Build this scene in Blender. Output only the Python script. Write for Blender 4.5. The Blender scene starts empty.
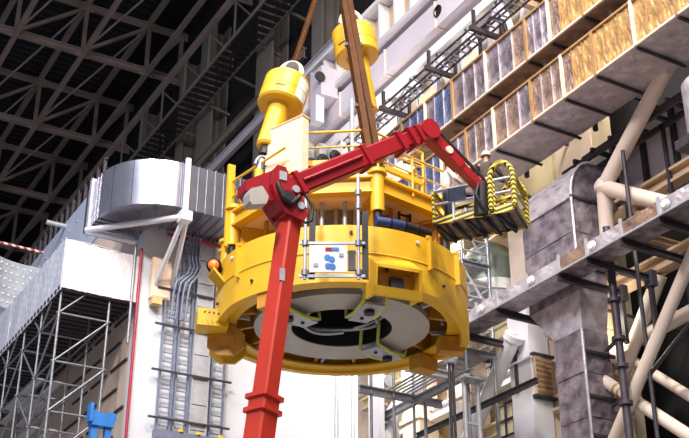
import bpy, bmesh, math, random
from mathutils import Vector, Matrix
random.seed(7)
SC = bpy.context.scene
COL = SC.collection
PI = math.pi
# ---------------------------------------------------------------- camera
F = 1200.0; TILT = math.radians(27); HEAD = math.radians(30); CAM = Vector((0, 0, 1.6))
cd = bpy.data.cameras.new('camera'); cam = bpy.data.objects.new('camera', cd); COL.objects.link(cam)
cam.location = CAM; cam.rotation_euler = (PI/2 + TILT, 0, -HEAD)
cd.sensor_width = 36; cd.lens = F*36/689; cd.clip_end = 400
SC.camera = cam
# ---------------------------------------------------------------- world, lights, exposure
w = bpy.data.worlds.new('world'); SC.world = w; w.use_nodes = True
w.node_tree.nodes['Background'].inputs[0].default_value = (0.62, 0.66, 0.80, 1)
w.node_tree.nodes['Background'].inputs[1].default_value = 0.40
vs = SC.view_settings
vs.view_transform = 'Standard'; vs.look = 'None'; vs.gamma = 1; vs.use_curve_mapping = False; vs.exposure = 0.0

def high_bay(x, y, z, tx, ty, tz, power, col, size=4.0, spread=110):
    l = bpy.data.lights.new('high_bay_light', 'AREA'); l.energy = power; l.color = col
    l.shape = 'DISK'; l.size = size; l.spread = math.radians(spread)
    o = bpy.data.objects.new('high_bay_light', l); COL.objects.link(o)
    o.location = (x, y, z)
    o.rotation_euler = (Vector((tx, ty, tz)) - Vector((x, y, z))).to_track_quat('-Z', 'Y').to_euler()
WARM = (1.0, 0.90, 0.76); COOL = (0.84, 0.90, 1.0); NEUT = (1, 0.96, 0.93)
high_bay(-14, 4, 46, 16, 32, 16, 7800, NEUT, 5)
high_bay(4, -8, 44, 18, 32, 17, 2600, NEUT, 5)
high_bay(-8, 26, 48, 13, 42, 18, 3400, COOL, 5)
high_bay(10, 14, 50, 26, 32, 24, 5000, WARM, 5)
high_bay(16, 4, 48, 25, 25, 20, 3800, WARM, 5)

# ---------------------------------------------------------------- materials
def lin(c):
    return tuple(((v/255)/12.92 if v/255 <= .04045 else (((v/255)+.055)/1.055)**2.4) for v in c) + (1,)
def mat(name, c, rough=.5, metal=0.0, var=.12, scale=3.0, bump=0.0, bscale=12.0, c2=None, emit=None, estr=0):
    m = bpy.data.materials.new(name); m.use_nodes = True
    n = m.node_tree.nodes; l = m.node_tree.links; b = n['Principled BSDF']
    b.inputs['Roughness'].default_value = rough; b.inputs['Metallic'].default_value = metal
    tc = n.new('ShaderNodeTexCoord')
    nz = n.new('ShaderNodeTexNoise'); nz.inputs['Scale'].default_value = scale; nz.inputs['Detail'].default_value = 6
    l.new(tc.outputs['Object'], nz.inputs['Vector'])
    rp = n.new('ShaderNodeValToRGB')
    a = lin(c); d = lin(c2) if c2 else tuple(v*(1-var*2) for v in a[:3]) + (1,)
    rp.color_ramp.elements[0].position = .35; rp.color_ramp.elements[1].position = .65
    rp.color_ramp.elements[0].color = d; rp.color_ramp.elements[1].color = a
    l.new(nz.outputs['Fac'], rp.inputs['Fac']); l.new(rp.outputs['Color'], b.inputs['Base Color'])
    if bump:
        bn = n.new('ShaderNodeTexNoise'); bn.inputs['Scale'].default_value = bscale; bn.inputs['Detail'].default_value = 4
        l.new(tc.outputs['Object'], bn.inputs['Vector'])
        bp = n.new('ShaderNodeBump'); bp.inputs['Strength'].default_value = bump; bp.inputs['Distance'].default_value = .06
        l.new(bn.outputs['Fac'], bp.inputs['Height']); l.new(bp.outputs['Normal'], b.inputs['Normal'])
    if emit:
        b.inputs['Emission Color'].default_value = lin(emit); b.inputs['Emission Strength'].default_value = estr
    return m
def stripe_mat(name, c1, c2, freq, rough=.5):
    m = bpy.data.materials.new(name); m.use_nodes = True
    n = m.node_tree.nodes; l = m.node_tree.links; b = n['Principled BSDF']; b.inputs['Roughness'].default_value = rough
    tc = n.new('ShaderNodeTexCoord'); wv = n.new('ShaderNodeTexWave'); wv.bands_direction = 'DIAGONAL'
    wv.inputs['Scale'].default_value = freq; l.new(tc.outputs['Object'], wv.inputs['Vector'])
    rp = n.new('ShaderNodeValToRGB'); rp.color_ramp.interpolation = 'CONSTANT'
    rp.color_ramp.elements[0].color = lin(c1); rp.color_ramp.elements[1].color = lin(c2); rp.color_ramp.elements[1].position = .5
    l.new(wv.outputs['Fac'], rp.inputs['Fac']); l.new(rp.outputs['Color'], b.inputs['Base Color'])
    return m
M = dict(
    yellow=mat('yellow_paint', (226, 176, 40), .42, 0, .06, 1.2, .05, 3),
    ochre=mat('ochre_primer', (206, 146, 50), .55, 0, .15, 2, .1, 6),
    cream=mat('cream_panel', (240, 212, 186), .6, 0, .05, 1.5),
    red=mat('red_paint', (160, 30, 40), .3, 0, .07, 1.5),
    orange_red=mat('orange_red_paint', (198, 58, 42), .36, 0, .06, 1.5),
    grey_plate=mat('grey_plate', (182, 176, 168), .5, .1, .06, 1.5),
    steel=mat('galvanised_steel', (150, 152, 160), .42, .6, .12, 5),
    lightsteel=mat('light_steel', (186, 188, 196), .45, .3, .08, 4),
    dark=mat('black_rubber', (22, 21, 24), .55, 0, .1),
    foil_mid=mat('pale_foil', (214, 204, 212), .34, .35, .15, 2.0, 1.0, 4, (178, 168, 178)),
    darksteel=mat('dark_steel', (70, 64, 72), .5, .3, .15, 4),
    darkwall=mat('dark_cladding', (32, 30, 33), .7, 0, .15, .3),
    deck=mat('roof_deck', (40, 39, 48), .6, .2, .12, .6),
    truss=mat('truss_paint', (174, 156, 152), .6, 0, .1, .4),
    column=mat('hall_column_paint', (132, 124, 118), .6, 0, .1, .5),
    white=mat('white_paint', (222, 220, 228), .5, 0, .03, .5),
    whitewall=mat('white_wall', (210, 212, 220), .6, 0, .03, .25),
    beigewall=mat('beige_wall', (206, 184, 168), .65, 0, .06, .4),
    bluewall=mat('pale_blue_wall', (182, 190, 212), .55, 0, .05, .4),
    creamwall=mat('warm_wall', (226, 212, 178), .65, 0, .08, .4),
    pinkwhite=mat('off_white_paint', (228, 208, 194), .5, 0, .05, .7),
    beige=mat('beige_beam', (206, 176, 144), .55, 0, .1, .8),
    lav=mat('lavender_white', (204, 196, 210), .5, 0, .04, .6),
    tarp=mat('white_tarpaulin', (224, 214, 214), .55, 0, .05, 1.2, .25, 2.5),
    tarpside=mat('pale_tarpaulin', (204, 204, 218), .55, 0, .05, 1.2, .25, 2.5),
    aluminium=mat('duct_aluminium', (168, 168, 182), .26, .9, .08, 2.0, .05, 6),
    foil=mat('silver_foil', (170, 158, 168), .34, .5, .22, 2.2, 1.0, 4, (106, 96, 106)),
    foil_light=mat('bright_foil', (214, 206, 216), .36, .4, .1, 2.0, .7, 5, (166, 158, 172)),
    gold=mat('gold_foil', (208, 170, 112), .42, .3, .2, 2.2, .8, 6, (164, 126, 82)),  # gold tone puts warm lamp light into the foil colour
    brownfoil=mat('bronze_foil', (176, 146, 128), .38, .4, .2, 2.0, .8, 6, (120, 100, 96)),
    bluefoil=mat('blue_foil', (120, 132, 172), .36, .5, .15, 2.0, .8, 6, (78, 88, 122)),
    strapgold=mat('gold_strap', (186, 146, 104), .45, .3, .1),
    brown=mat('brown_sling_steel', (96, 58, 28), .38, .35, .12, 4),
    blue=mat('blue_paint', (48, 124, 206), .4, 0, .08),
    darkblue=mat('dark_blue_cover', (36, 52, 104), .5, 0, .1),
    bluegrey=mat('blue_grey_steel', (134, 142, 168), .45, .4, .12, 4),
    lime=mat('lime_strap', (206, 212, 104), .6, 0, .08),
    helmet=mat('white_helmet', (244, 242, 238), .3),
    skin=mat('skin', (200, 150, 122), .6, 0, .04),
    jacket=mat('dark_jacket', (74, 60, 56), .8, 0, .1, 8),
    whitecloth=mat('white_cloth', (226, 220, 212), .8, 0, .05, 8),
    navy=mat('navy_cloth', (52, 60, 86), .8, 0, .1, 8),
    hair=mat('dark_hair', (30, 24, 22), .6),
    tan=mat('tan_padding', (214, 180, 124), .7, 0, .08),
    floor=mat('concrete_floor', (186, 182, 176), .5, 0, .08, .2),
    hood=mat('grey_green_vessel', (128, 138, 126), .4, .3, .12, 1.2),
    perf=mat('grey_mesh', (160, 164, 172), .6),
    lampglow=mat('lamp_glow', (255, 250, 230), .4, 0, .0, emit=(255, 244, 214), estr=8),
    lamp_orange=mat('orange_lens', (240, 120, 40), .35, 0, .03),
    green=mat('green_hose', (112, 140, 112), .5),
    redpipe=mat('red_pipe', (170, 40, 62), .4),
    hazard=stripe_mat('hazard_stripes', (232, 200, 60), (24, 22, 22), 4.2),
    redwhite=stripe_mat('red_white_stripes', (236, 226, 220), (190, 70, 70), 1.6),
)
# ---------------------------------------------------------------- mesh builder
ORG = {}
class MB:
    def __init__(s): s.v = []; s.f = []; s.sm = []
    def add(s, vs, fs, smooth=False):
        b = len(s.v); s.v += [Vector(v) for v in vs]
        s.f += [tuple(i+b for i in f) for f in fs]; s.sm += [smooth]*len(fs); return s
    def box(s, lo, hi):
        x0, y0, z0 = lo; x1, y1, z1 = hi
        return s.add([(x0,y0,z0),(x1,y0,z0),(x1,y1,z0),(x0,y1,z0),(x0,y0,z1),(x1,y0,z1),(x1,y1,z1),(x0,y1,z1)],
                     [(0,3,2,1),(4,5,6,7),(0,1,5,4),(1,2,6,5),(2,3,7,6),(3,0,4,7)])
    def beam(s, p0, p1, wd, h, up=(0,0,1)):
        p0 = Vector(p0); p1 = Vector(p1); d = (p1-p0).normalized(); u = Vector(up)
        if abs(d.dot(u)) > .98: u = Vector((0,1,0)) if abs(d.y) < .9 else Vector((1,0,0))
        sx = d.cross(u).normalized(); u = sx.cross(d).normalized()
        a = sx*wd/2; b = u*h/2
        return s.add([p0-a-b,p0+a-b,p0+a+b,p0-a+b,p1-a-b,p1+a-b,p1+a+b,p1-a+b],
                     [(0,1,2,3),(7,6,5,4),(0,4,5,1),(1,5,6,2),(2,6,7,3),(3,7,4,0)])
    def ibeam(s, p0, p1, wd, h, t=.05, up=(0,0,1)):
        p0 = Vector(p0); p1 = Vector(p1); u = Vector(up)
        o = u*(h/2-t/2)
        s.beam(p0+o, p1+o, wd, t, up); s.beam(p0-o, p1-o, wd, t, up); s.beam(p0, p1, t, h-2*t, up); return s
    def tube(s, p0, p1, r, n=10, r2=None):
        p0 = Vector(p0); p1 = Vector(p1); d = (p1-p0).normalized()
        u = Vector((0,0,1)) if abs(d.z) < .9 else Vector((1,0,0))
        a = d.cross(u).normalized(); b = d.cross(a).normalized(); r2 = r if r2 is None else r2
        c0 = [p0+(a*math.cos(2*PI*i/n)+b*math.sin(2*PI*i/n))*r for i in range(n)]
        c1 = [p1+(a*math.cos(2*PI*i/n)+b*math.sin(2*PI*i/n))*r2 for i in range(n)]
        s.add(c0+c1, [(i,i+n,(i+1)%n+n,(i+1)%n) for i in range(n)], True)
        s.add(c0, [tuple(range(n))]); s.add(c1, [tuple(reversed(range(n)))]); return s
    def path(s, pts, r, n=8):
        pts = [Vector(p) for p in pts]; rings = []; pa = None
        for i, p in enumerate(pts):
            d = (pts[min(i+1, len(pts)-1)]-pts[max(i-1, 0)]).normalized()
            if pa is None:
                u = Vector((0,0,1)) if abs(d.z) < .9 else Vector((1,0,0)); a = d.cross(u).normalized()
            else: a = (pa-d*pa.dot(d)).normalized()
            pa = a; b = d.cross(a)
            rings.append([p+(a*math.cos(2*PI*k/n)+b*math.sin(2*PI*k/n))*r for k in range(n)])
        vs = [v for q in rings for v in q]
        fs = [(i*n+k, i*n+(k+1)%n, (i+1)*n+(k+1)%n, (i+1)*n+k) for i in range(len(pts)-1) for k in range(n)]
        s.add(vs, fs, True); s.add(rings[0], [tuple(reversed(range(n)))]); s.add(rings[-1], [tuple(range(n))]); return s
    def lathe(s, prof, c, n=48, a0=0, a1=2*PI, axis=None, closed=False, smooth=True):
        """prof: (r, h) list; each profile edge gets its own verts so corners stay crisp"""
        c = Vector(c); ax = Vector(axis).normalized() if axis else Vector((0,0,1))
        u = Vector((1,0,0)) if abs(ax.x) < .9 else Vector((0,1,0))
        if not axis: e1 = Vector((1,0,0)); e2 = Vector((0,1,0))
        else: e1 = (u-ax*u.dot(ax)).normalized(); e2 = ax.cross(e1)
        full = abs(a1-a0-2*PI) < 1e-6; m = n if full else n+1
        P = prof + ([prof[0]] if closed else [])
        for (r0, h0), (r1, h1) in zip(P, P[1:]):
            vs = []
            for r, h in ((r0,h0),(r1,h1)):
                for i in range(m):
                    t = a0+(a1-a0)*i/n; vs.append(c+ax*h+(e1*math.cos(t)+e2*math.sin(t))*r)
            s.add(vs, [(i, (i+1)%m, m+(i+1)%m, m+i) for i in range(n)], smooth)
        return s
    def prism(s, poly, off):
        n = len(poly); o = Vector(off); P = [Vector(p) for p in poly]
        return s.add(P+[p+o for p in P], [tuple(reversed(range(n))), tuple(range(n, 2*n))]+[(i,(i+1)%n,(i+1)%n+n,i+n) for i in range(n)])
    def sheet(s, fn, nu, nv, th):
        """solid sheet: fn(u, v) -> point; thickness th (vector)"""
        t = Vector(th); vs = [Vector(fn(i/nu, j/nv)) for j in range(nv+1) for i in range(nu+1)]; k = len(vs)
        fs = []
        for j in range(nv):
            for i in range(nu):
                a = j*(nu+1)+i; q = (a, a+1, a+nu+2, a+nu+1); fs.append(q); fs.append(tuple(x+k for x in reversed(q)))
        edge = [i for i in range(nu+1)]+[j*(nu+1)+nu for j in range(1, nv+1)]+[nv*(nu+1)+i for i in range(nu-1, -1, -1)]+[j*(nu+1) for j in range(nv-1, 0, -1)]
        for a, b in zip(edge, edge[1:]+edge[:1]): fs.append((b, a, a+k, b+k))
        return s.add(vs+[v+t for v in vs], fs)
    def mesh(s, name, o=Vector((0,0,0))):
        me = bpy.data.meshes.new(name); me.from_pydata([tuple(v-o) for v in s.v], [], s.f)
        me.polygons.foreach_set('use_smooth', s.sm)
        bm = bmesh.new(); bm.from_mesh(me); bmesh.ops.recalc_face_normals(bm, faces=bm.faces); bm.to_mesh(me); bm.free()
        return me
    def build(s, name, m, parent=None, label=None, loc=None):
        if parent is not None: o = ORG[parent.name]
        else: o = Vector(loc) if loc else Vector((sum(v.x for v in s.v)/len(s.v), sum(v.y for v in s.v)/len(s.v), min(v.z for v in s.v)))
        me = s.mesh(name, o); me.materials.append(M[m] if isinstance(m, str) else m)
        ob = bpy.data.objects.new(name, me); COL.objects.link(ob)
        if parent is not None: ob.parent = parent
        else: ob.location = o
        ORG[ob.name] = o
        if label: ob['label'] = label
        return ob
def tag(o, label, cat, group=None, kind=None):
    o['label'] = label; o['category'] = cat
    if group: o['group'] = group
    if kind: o['kind'] = kind
    return o
def thing(name, label, cat, loc, group=None):
    o = bpy.data.objects.new(name, None); COL.objects.link(o); o.location = loc; o.empty_display_size = .3
    ORG[o.name] = Vector(loc); return tag(o, label, cat, group)
def struct(name, mb, m, label=None):
    o = mb.build(name, m); o['kind'] = 'structure'
    if label: o['label'] = label
    return o
def piece(name, me, parent, loc, rot=(0,0,0), kind=None):
    o = bpy.data.objects.new(name, me); COL.objects.link(o); o.parent = parent
    o.location = Vector(loc)-ORG[parent.name]; o.rotation_euler = rot
    if kind: o['kind'] = kind
    return o
def mesh_of(mb, name, m):
    me = mb.mesh(name); me.materials.append(M[m]); return me
def V(*a): return Vector(a)
ORD = ['first','second','third','fourth','fifth','sixth','seventh','eighth','ninth','tenth','eleventh','twelfth']

# ================================================================ SETTING
fl = struct('floor', MB().box((-40,-40,-.3), (34,136,0)), 'floor')
struct('wall_back', MB().box((-30,135,0), (31,135.5,66)), 'darkwall')
wr = struct('wall_right', MB().box((31,-10,0), (31.5,135,66)), 'darkwall')
rib = mesh_of(MB().box((-.12,-.15,0), (0,.15,44)), 'cladding_rib', 'darkwall')
for y in range(42, 132, 3): piece('cladding_rib', rib, wr, (31,y,20))
mb = MB()                                                  # corrugated roof deck
for i in range(100):
    y = 50+i*.85
    mb.prism([(-20,y,64.2),(-20,y+.2,63.95),(-20,y+.55,63.95),(-20,y+.75,64.2),(-20,y+.85,64.2),(-20,y+.85,64.35),(-20,y,64.35)], (52,0,0))
struct('ceiling', mb, 'deck')

# assembly building on the left: side wall, front wall, parapet
wf = struct('wall_front', MB().box((14.5,41,0), (24.3,41.6,25.2)), 'whitewall')
wl = struct('wall_left', MB().box((14.5,41.6,0), (15.0,62,25.2)), 'beigewall')
rod = mesh_of(MB().box((-.07,-.9,-.04),(0,.9,.04)), 'anchor_rod', 'darksteel')
for k in range(9):
    for q in range(3): piece('anchor_rod', rod, wl, (14.5,42.6+q*2.3+k%2*.9,12.0+k*.95))
wp = struct('trim_1', MB().box((14.45,46.8,25.2), (14.9,75,28.2)), 'bluewall', 'pale blue parapet along the top of the building side')
bolt = mesh_of(MB().tube((0,0,0),(-.05,0,0),.06,8), 'rivet', 'lightsteel')
for i in range(22):
    for k in range(2): piece('rivet', bolt, wp, (14.45,47.4+i*1.2+k*.6,25.9+k*1.5))
for q, y in enumerate((52.4,)):
    tag(MB().tube((14.46,y,28.0),(13.5,y,28.0),.12,10).build('pipe_stub', 'lightsteel'), 'short pale pipe stub sticking out of the parapet top', 'pipe')
tag(MB().tube((14.46,56,28.05),(12.2,56,28.1),.07,8).build('warning_pole', 'redwhite'), 'red and white striped pole sticking out from the pale blue parapet', 'pole')
g = thing('guard_rail', 'dark comb of short railing posts along the parapet top', 'railing', (14.75,60,28.2))
pm = mesh_of(MB().box((-.07,-.07,0), (.07,.07,1.5)), 'post', 'darksteel')
for i in range(30): piece('post', pm, g, (14.75,48+i*.9,28.2))
MB().beam((14.75,47.8,29.65),(14.75,74.5,29.65),.08,.08).build('top_rail','darksteel',g)

# inner wall behind the machine hall on the right
wi = struct('wall_inner', MB().box((28.6,29.5,0), (29.0,52,38.6)), 'creamwall')
ip = mesh_of(MB().box((-.06,0,0),(0,2.1,2.9)), 'wall_panel', 'pinkwhite'); ip2 = mesh_of(MB().box((-.06,0,0),(0,2.1,2.9)), 'wall_panel', 'creamwall')
for i in range(9):
    for k in range(12): piece('wall_panel', ip if (i*7+k*5) % 3 else ip2, wi, (28.6,30.2+i*2.4,2+k*3.05))

# work lights inside the machine structure
for k, (x, y, z, pw) in enumerate(((26.2,39.0,24.6,350),(25.0,40.3,19.5,260),(26.5,28.5,17.3,60),(25.6,43,30.5,300))):
    t = thing('work_light', ['bright work light behind the lift basket','bright work light low behind the ring edge','bright work light beside the silver vertical duct','bright work light high behind the right jack'][k], 'lamp', (x,y,z), 'work lights')
    MB().box((x-.12,y-.12,z),(x+.12,y+.12,z+.15)).build('lamp_body','darksteel',t)
    MB().lathe([(0,-.06),(.08,-.05),(.1,0)], (x,y,z), 12).build('lamp_glass','lampglow',t)
    MB().beam((x,y,z+.2),(28.6 if y > 29.5 else 31,y,z+.2),.06,.1).build('wall_arm','darksteel',t)
    l = bpy.data.lights.new('work_light_lamp','POINT'); l.energy = pw*4; l.color = (1,.95,.78); l.shadow_soft_size = .3
    lo = bpy.data.objects.new('work_light_lamp', l); COL.objects.link(lo); lo.location = (x-.2,y-.2,z-.3)
# ---------------------------------------------------------------- roof trusses
nodes = [30.4,27.45,21.95,16.45,10.95,5.45,-.05]
for q, y in enumerate((67.7,80.7,93.7,106.7,119.7)):
    t = thing('roof_truss', ['roof truss nearest the camera at the top edge', 'roof truss ending level with the catwalk middle, second from the camera', 'third roof truss back, seen over the curved duct', 'fourth roof truss back, above the striped pole', 'farthest roof truss, deepest in the dark roof'][q], 'truss', (15,y,58), 'roof trusses across the hall')
    MB().ibeam((-6,y,58),(30.6,y,58),.5,.5,.1).build('bottom_chord','truss',t)
    MB().ibeam((-6,y,62.6),(30.6,y,62.6),.45,.45,.1).build('top_chord','truss',t)
    for i, x in enumerate(nodes):
        MB().beam((x,y,58.2),(x,y,62.4),.3,.3).build('vertical_web','truss',t)
        if i+1 < len(nodes): MB().beam((nodes[i]-.1,y,62.4),(nodes[i+1]+.1,y,58.2),.28,.28).build('diagonal_web','truss',t)
        for z, n in ((58,'gusset_plate'),(62.6,'gusset_plate')):
            MB().box((x-.55,y-.08,z-.4),(x+.55,y+.08,z+.4)).build(n,'truss',t)
LP = {27.45:'nearest the dark wall', 21.95:'second from the dark wall', 16.45:'third from the dark wall', 10.95:'farthest from the dark wall'}
for x in nodes[1:5]:
    tag(MB().ibeam((x,55,57.7),(x,134,57.7),.36,.36,.08).build('roof_purlin','truss'), 'lower roof beam running into the hall, '+LP[x], 'beam', 'lower roof beams')
    tag(MB().ibeam((x,55,63.0),(x,134,63.0),.4,.45,.08).build('roof_purlin','truss'), 'upper roof beam close under the deck, '+LP[x], 'beam', 'upper roof beams')
for q, y in enumerate((74.2,87.2,100.2)):
    t = thing('sway_brace', ['thin crossing sway bracing between the first two trusses','thin crossing sway bracing between second and third trusses','thin crossing sway bracing between third and fourth trusses'][q], 'brace', (20,y,58), 'sway bracing')
    for a, b in ((27.45,21.95),(21.95,16.45)):
        MB().tube((a,y-6.4,62.6),(b,y+6.4,58),.1,6).build('brace_rod','truss',t)

# hall columns, girts, catwalk along the dark wall
cl = [(77.6,1.2,'narrow column beside the catwalk end'),(72.6,2.7,'wide pale column left of the yellow cylinder'),(62.4,2.4,'tall grey column behind the left yellow cylinder'),(54.8,1.3,'grey column between the two brown slings'),(86.5,1.6,'column far along the dark wall'),]
for y, wd, lb in cl:
    t = thing('hall_column', lb, 'column', (30.2,y,0), 'columns on the dark wall')
    MB().box((29.6,y-wd/2,0),(29.75,y+wd/2,57.8)).build('flange','column',t)
    MB().box((30.75,y-wd/2,0),(30.9,y+wd/2,57.8)).build('flange','column',t)
    MB().box((29.75,y-.1,0),(30.75,y+.1,57.8)).build('web','column',t)
for z, y0, y1, lb in ((45.7,56,90,'upper grey wall girder behind the left yellow cylinder'),(44.0,52,88,'lower grey wall girder above the cream box'),(42.6,46,60,'pale wall girder rising to the right sling')):
    tag(MB().ibeam((29.4,y0,z),(29.4,y1,z),.3,.8,.08).build('wall_girder','lav' if z < 45 else 'column'), lb, 'girder')
t = thing('catwalk', 'dark hanging catwalk with slatted floor along the wall', 'catwalk', (28,80,50))
MB().ibeam((27.0,48,53.2),(27.0,132,53.2),.35,.45,.08).build('runway_beam','truss',t)
MB().beam((27.2,48,50),(27.2,132,50),.1,.3).build('edge_beam','column',t)
MB().beam((29.1,48,50),(29.1,132,50),.1,.3).build('edge_beam','column',t)
sl = mesh_of(MB().box((27.25-28.15,-.22,-.05),(29.05-28.15,.22,.03)), 'floor_slat', 'darksteel')
for i in range(110): piece('floor_slat', sl, t, (28.15,48.4+i*.76,50))
for i in range(19):
    y = 49+i*4.4
    MB().beam((27.2,y,50),(27.2,y,53.2),.12,.12).build('hanger_post','column',t)
    MB().beam((27.2,y,52.9),(29.4,y,51.6),.1,.1).build('hanger_arm','column',t)
    MB().beam((29.1,y,50),(29.1,y,51.7),.1,.1).build('rail_post','column',t)
    MB().beam((29.1,y,50),(31.0,y,49.6),.12,.2).build('bracket','column',t)

# ================================================================ LEFT: duct, ladders, scaffold
d = thing('air_duct', 'shiny aluminium air duct curving round the building corner', 'duct', (14.5,39,22.9))
Z0, Z1 = 22.9, 24.85
def duct_sec(a, b, sec, parent, m='aluminium', rim=True):
    """a, b: (outer xy, inner xy)"""
    (ao, ai), (bo, bi) = a, b
    mb = MB().prism([(ao[0],ao[1],Z0),(bo[0],bo[1],Z0),(bi[0],bi[1],Z0),(ai[0],ai[1],Z0)], (0,0,Z1-Z0))
    if rim:
        o = Vector((ao[0]-ai[0], ao[1]-ai[1], 0)).normalized()*.03
        al = Vector((bo[0]-ao[0], bo[1]-ao[1], 0)).normalized()*.05
        p = [V(ao[0],ao[1],Z0-.05)+o, V(ao[0],ao[1],Z1+.05)+o, V(ai[0],ai[1],Z1+.05)-o, V(ai[0],ai[1],Z0-.05)-o]
        mb.prism(p, al)
    return mb.build(sec, m, parent)
xs = [14.9+i*.36 for i in range(15)]
for a, b in zip(xs, xs[1:]): duct_sec(((a,38.5),(a,40.6)), ((b,38.5),(b,40.6)), 'duct_section', d)
NA = 7; R0 = 2.45
cx, cy = 12.5+R0, 38.5+R0
arc = [(((cx-R0*math.sin(t)), cy-R0*math.cos(t)), ((cx-.35*math.sin(t)), cy-.35*math.cos(t))) for t in [PI/2*i/NA for i in range(NA+1)]]
for k in range(4):
    a0 = -PI/2-PI/2*(k+1)/4; a1 = -PI/2-PI/2*k/4
    MB().lathe([(.4,Z0),(R0,Z0),(R0,Z1),(.4,Z1)], (cx,cy,0), 10, a0+.004, a1-.004, closed=True).build('elbow_section','aluminium',d)
ys = [40.95, 41.25]
ysl = [40.95,41.3,41.65]
for a, b in zip(ysl, ysl[1:]): duct_sec(((12.5,a),(14.45,a)), ((12.5,b),(14.45,b)), 'duct_section', d)
mb = MB()
for z in (Z0-.12, Z1): mb.box((12.35,41.65,z),(14.5,41.9,z+.12))
for x in (12.35, 14.38): mb.box((x,41.65,Z0),(x+.12,41.9,Z1))
mb.build('end_flange','lightsteel',d); MB().box((12.48,41.66,Z0),(14.37,42.6,Z1)).build('duct_collar','aluminium',d)
MB().beam((15.12,38.4,22.5),(15.12,38.4,25.05),.2,.12).build('joint_post','white',d)
sb = thing('duct_bracket', 'white tubular bracket holding up the curved aluminium duct', 'bracket', (14,40,20))
MB().tube((12.3,41.6,22.6),(15.15,38.5,22.55),.12).build('front_tube','white',sb)
MB().tube((12.3,41.6,22.55),(14.2,40.9,22.2),.1).build('side_tube','white',sb)
MB().tube((15.15,38.5,22.6),(15.0,40.97,20.3),.1).build('strut','white',sb)
MB().tube((15.3,38.6,22.6),(15.75,40.97,20.5),.1).build('strut','white',sb)
MB().box((14.95,38.3,22.35),(15.4,38.75,22.75)).build('corner_block','white',sb)
MB().tube((14.15,40.9,22.9),(14.15,40.9,18.0),.06).build('drop_pipe','steel',sb)
tag(MB().tube((15.3,40.6,22.75),(20,40.6,22.75),.07).build('sprinkler_pipe','redpipe'), 'thin red pipe just under the straight duct', 'pipe')
tag(MB().tube((14.4,40.9,0),(14.4,40.9,22.0),.06).build('corner_pipe','redpipe'), 'thin dark red pipe up the building corner', 'pipe')

def ladder(x0, x1, ztop, lb):
    t = thing('cable_ladder', lb, 'cable ladder', ((x0+x1)/2,40.8,0), 'cable ladders on the white wall')
    for x in (x0, x1): MB().box((x-.035,40.76,0),(x+.035,40.88,ztop)).build('rail','bluegrey',t)
    rg = mesh_of(MB().box((x0-(x0+x1)/2,-.02,-.022),(x1-(x0+x1)/2,.02,.022)), 'rung', 'bluegrey')
    z = 13.2
    while z < ztop-.1: piece('rung', rg, t, ((x0+x1)/2,40.82,z)); z += .36
    mb = MB(); z = .3
    while z < 13.0: mb.box((x0,40.75,z-.03),(x1,40.81,z+.03)); z += .3
    mb.build('lower_rungs','bluegrey',t)['kind'] = 'stuff'
ladder(15.5,16.0,21.4,'leftmost cable ladder on the white wall, below the junction box')
ladder(16.15,16.65,22.8,'cable ladder running up beside the closed grey tray')
ladder(17.62,18.15,21.5,'cable ladder close to the left edge of the yellow ring')
t = thing('cable_tray', 'wide closed grey cable tray between the cable ladders', 'cable tray', (17.1,40.8,0))
for k in range(23): MB().box((16.8,40.72,k*1.0+.01),(17.42,40.86,k*1.0+.97)).build('tray_cover','lightsteel',t)
for x in (16.76,17.42): MB().box((x,40.68,0),(x+.05,40.88,22.85)).build('tray_edge','lightsteel',t)
for k, z in enumerate((15.2,17.05,18.9,20.4)):
    tag(MB().box((15.1,40.62,z),(18.4,40.7,z+.07)).build('clamp_bar','darksteel'), ['lowest','second lowest','third','topmost'][k]+' dark clamp bar across the cable ladders', 'clamp bar', 'clamp bars')
t = thing('cable_bundle', 'grey bundle of cables bending down under the duct', 'cables', (16.6,40.5,18))
for k in range(4):
    o = k*.15
    MB().path([(16.25+o,40.55,22.85),(16.25+o,40.55,21.9),(16.3+o,40.45,21.5),(16.15+o,40.4,21.1),(15.75+o*1.3,40.42,20.7),(15.7+o*1.3,40.5,20.2),(15.7+o*1.3,40.6,19.2)], .05, 6).build('cable','bluegrey',t)
t = thing('junction_box', 'cream wall box below the curved duct', 'box', (15.2,40.9,19.6))
MB().box((14.85,40.72,20.0),(15.65,40.96,21.7)).build('box_body','cream',t)  # body and door stand in for warm light on the wall
MB().box((14.9,40.68,20.05),(15.6,40.72,21.65)).build('box_door','cream',t)
MB().box((14.9,40.6,19.7),(15.3,40.95,20.0)).build('gland_box','tan',t)
t = thing('floodlight_bar', 'pale blue tray with yellow caps across the ladder feet', 'tray', (17,40.5,14.4))  # horizontal cable tray; the yellow caps give no light
MB().box((15.3,40.3,14.35),(18.9,40.65,14.7)).build('tray','bluegrey',t)
for x in (16.3,17.0,17.9,18.6): MB().lathe([(0,.14),(.1,.12),(.11,0)], (x,40.35,14.7), 10).build('yellow_cap','yellow',t)

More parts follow.
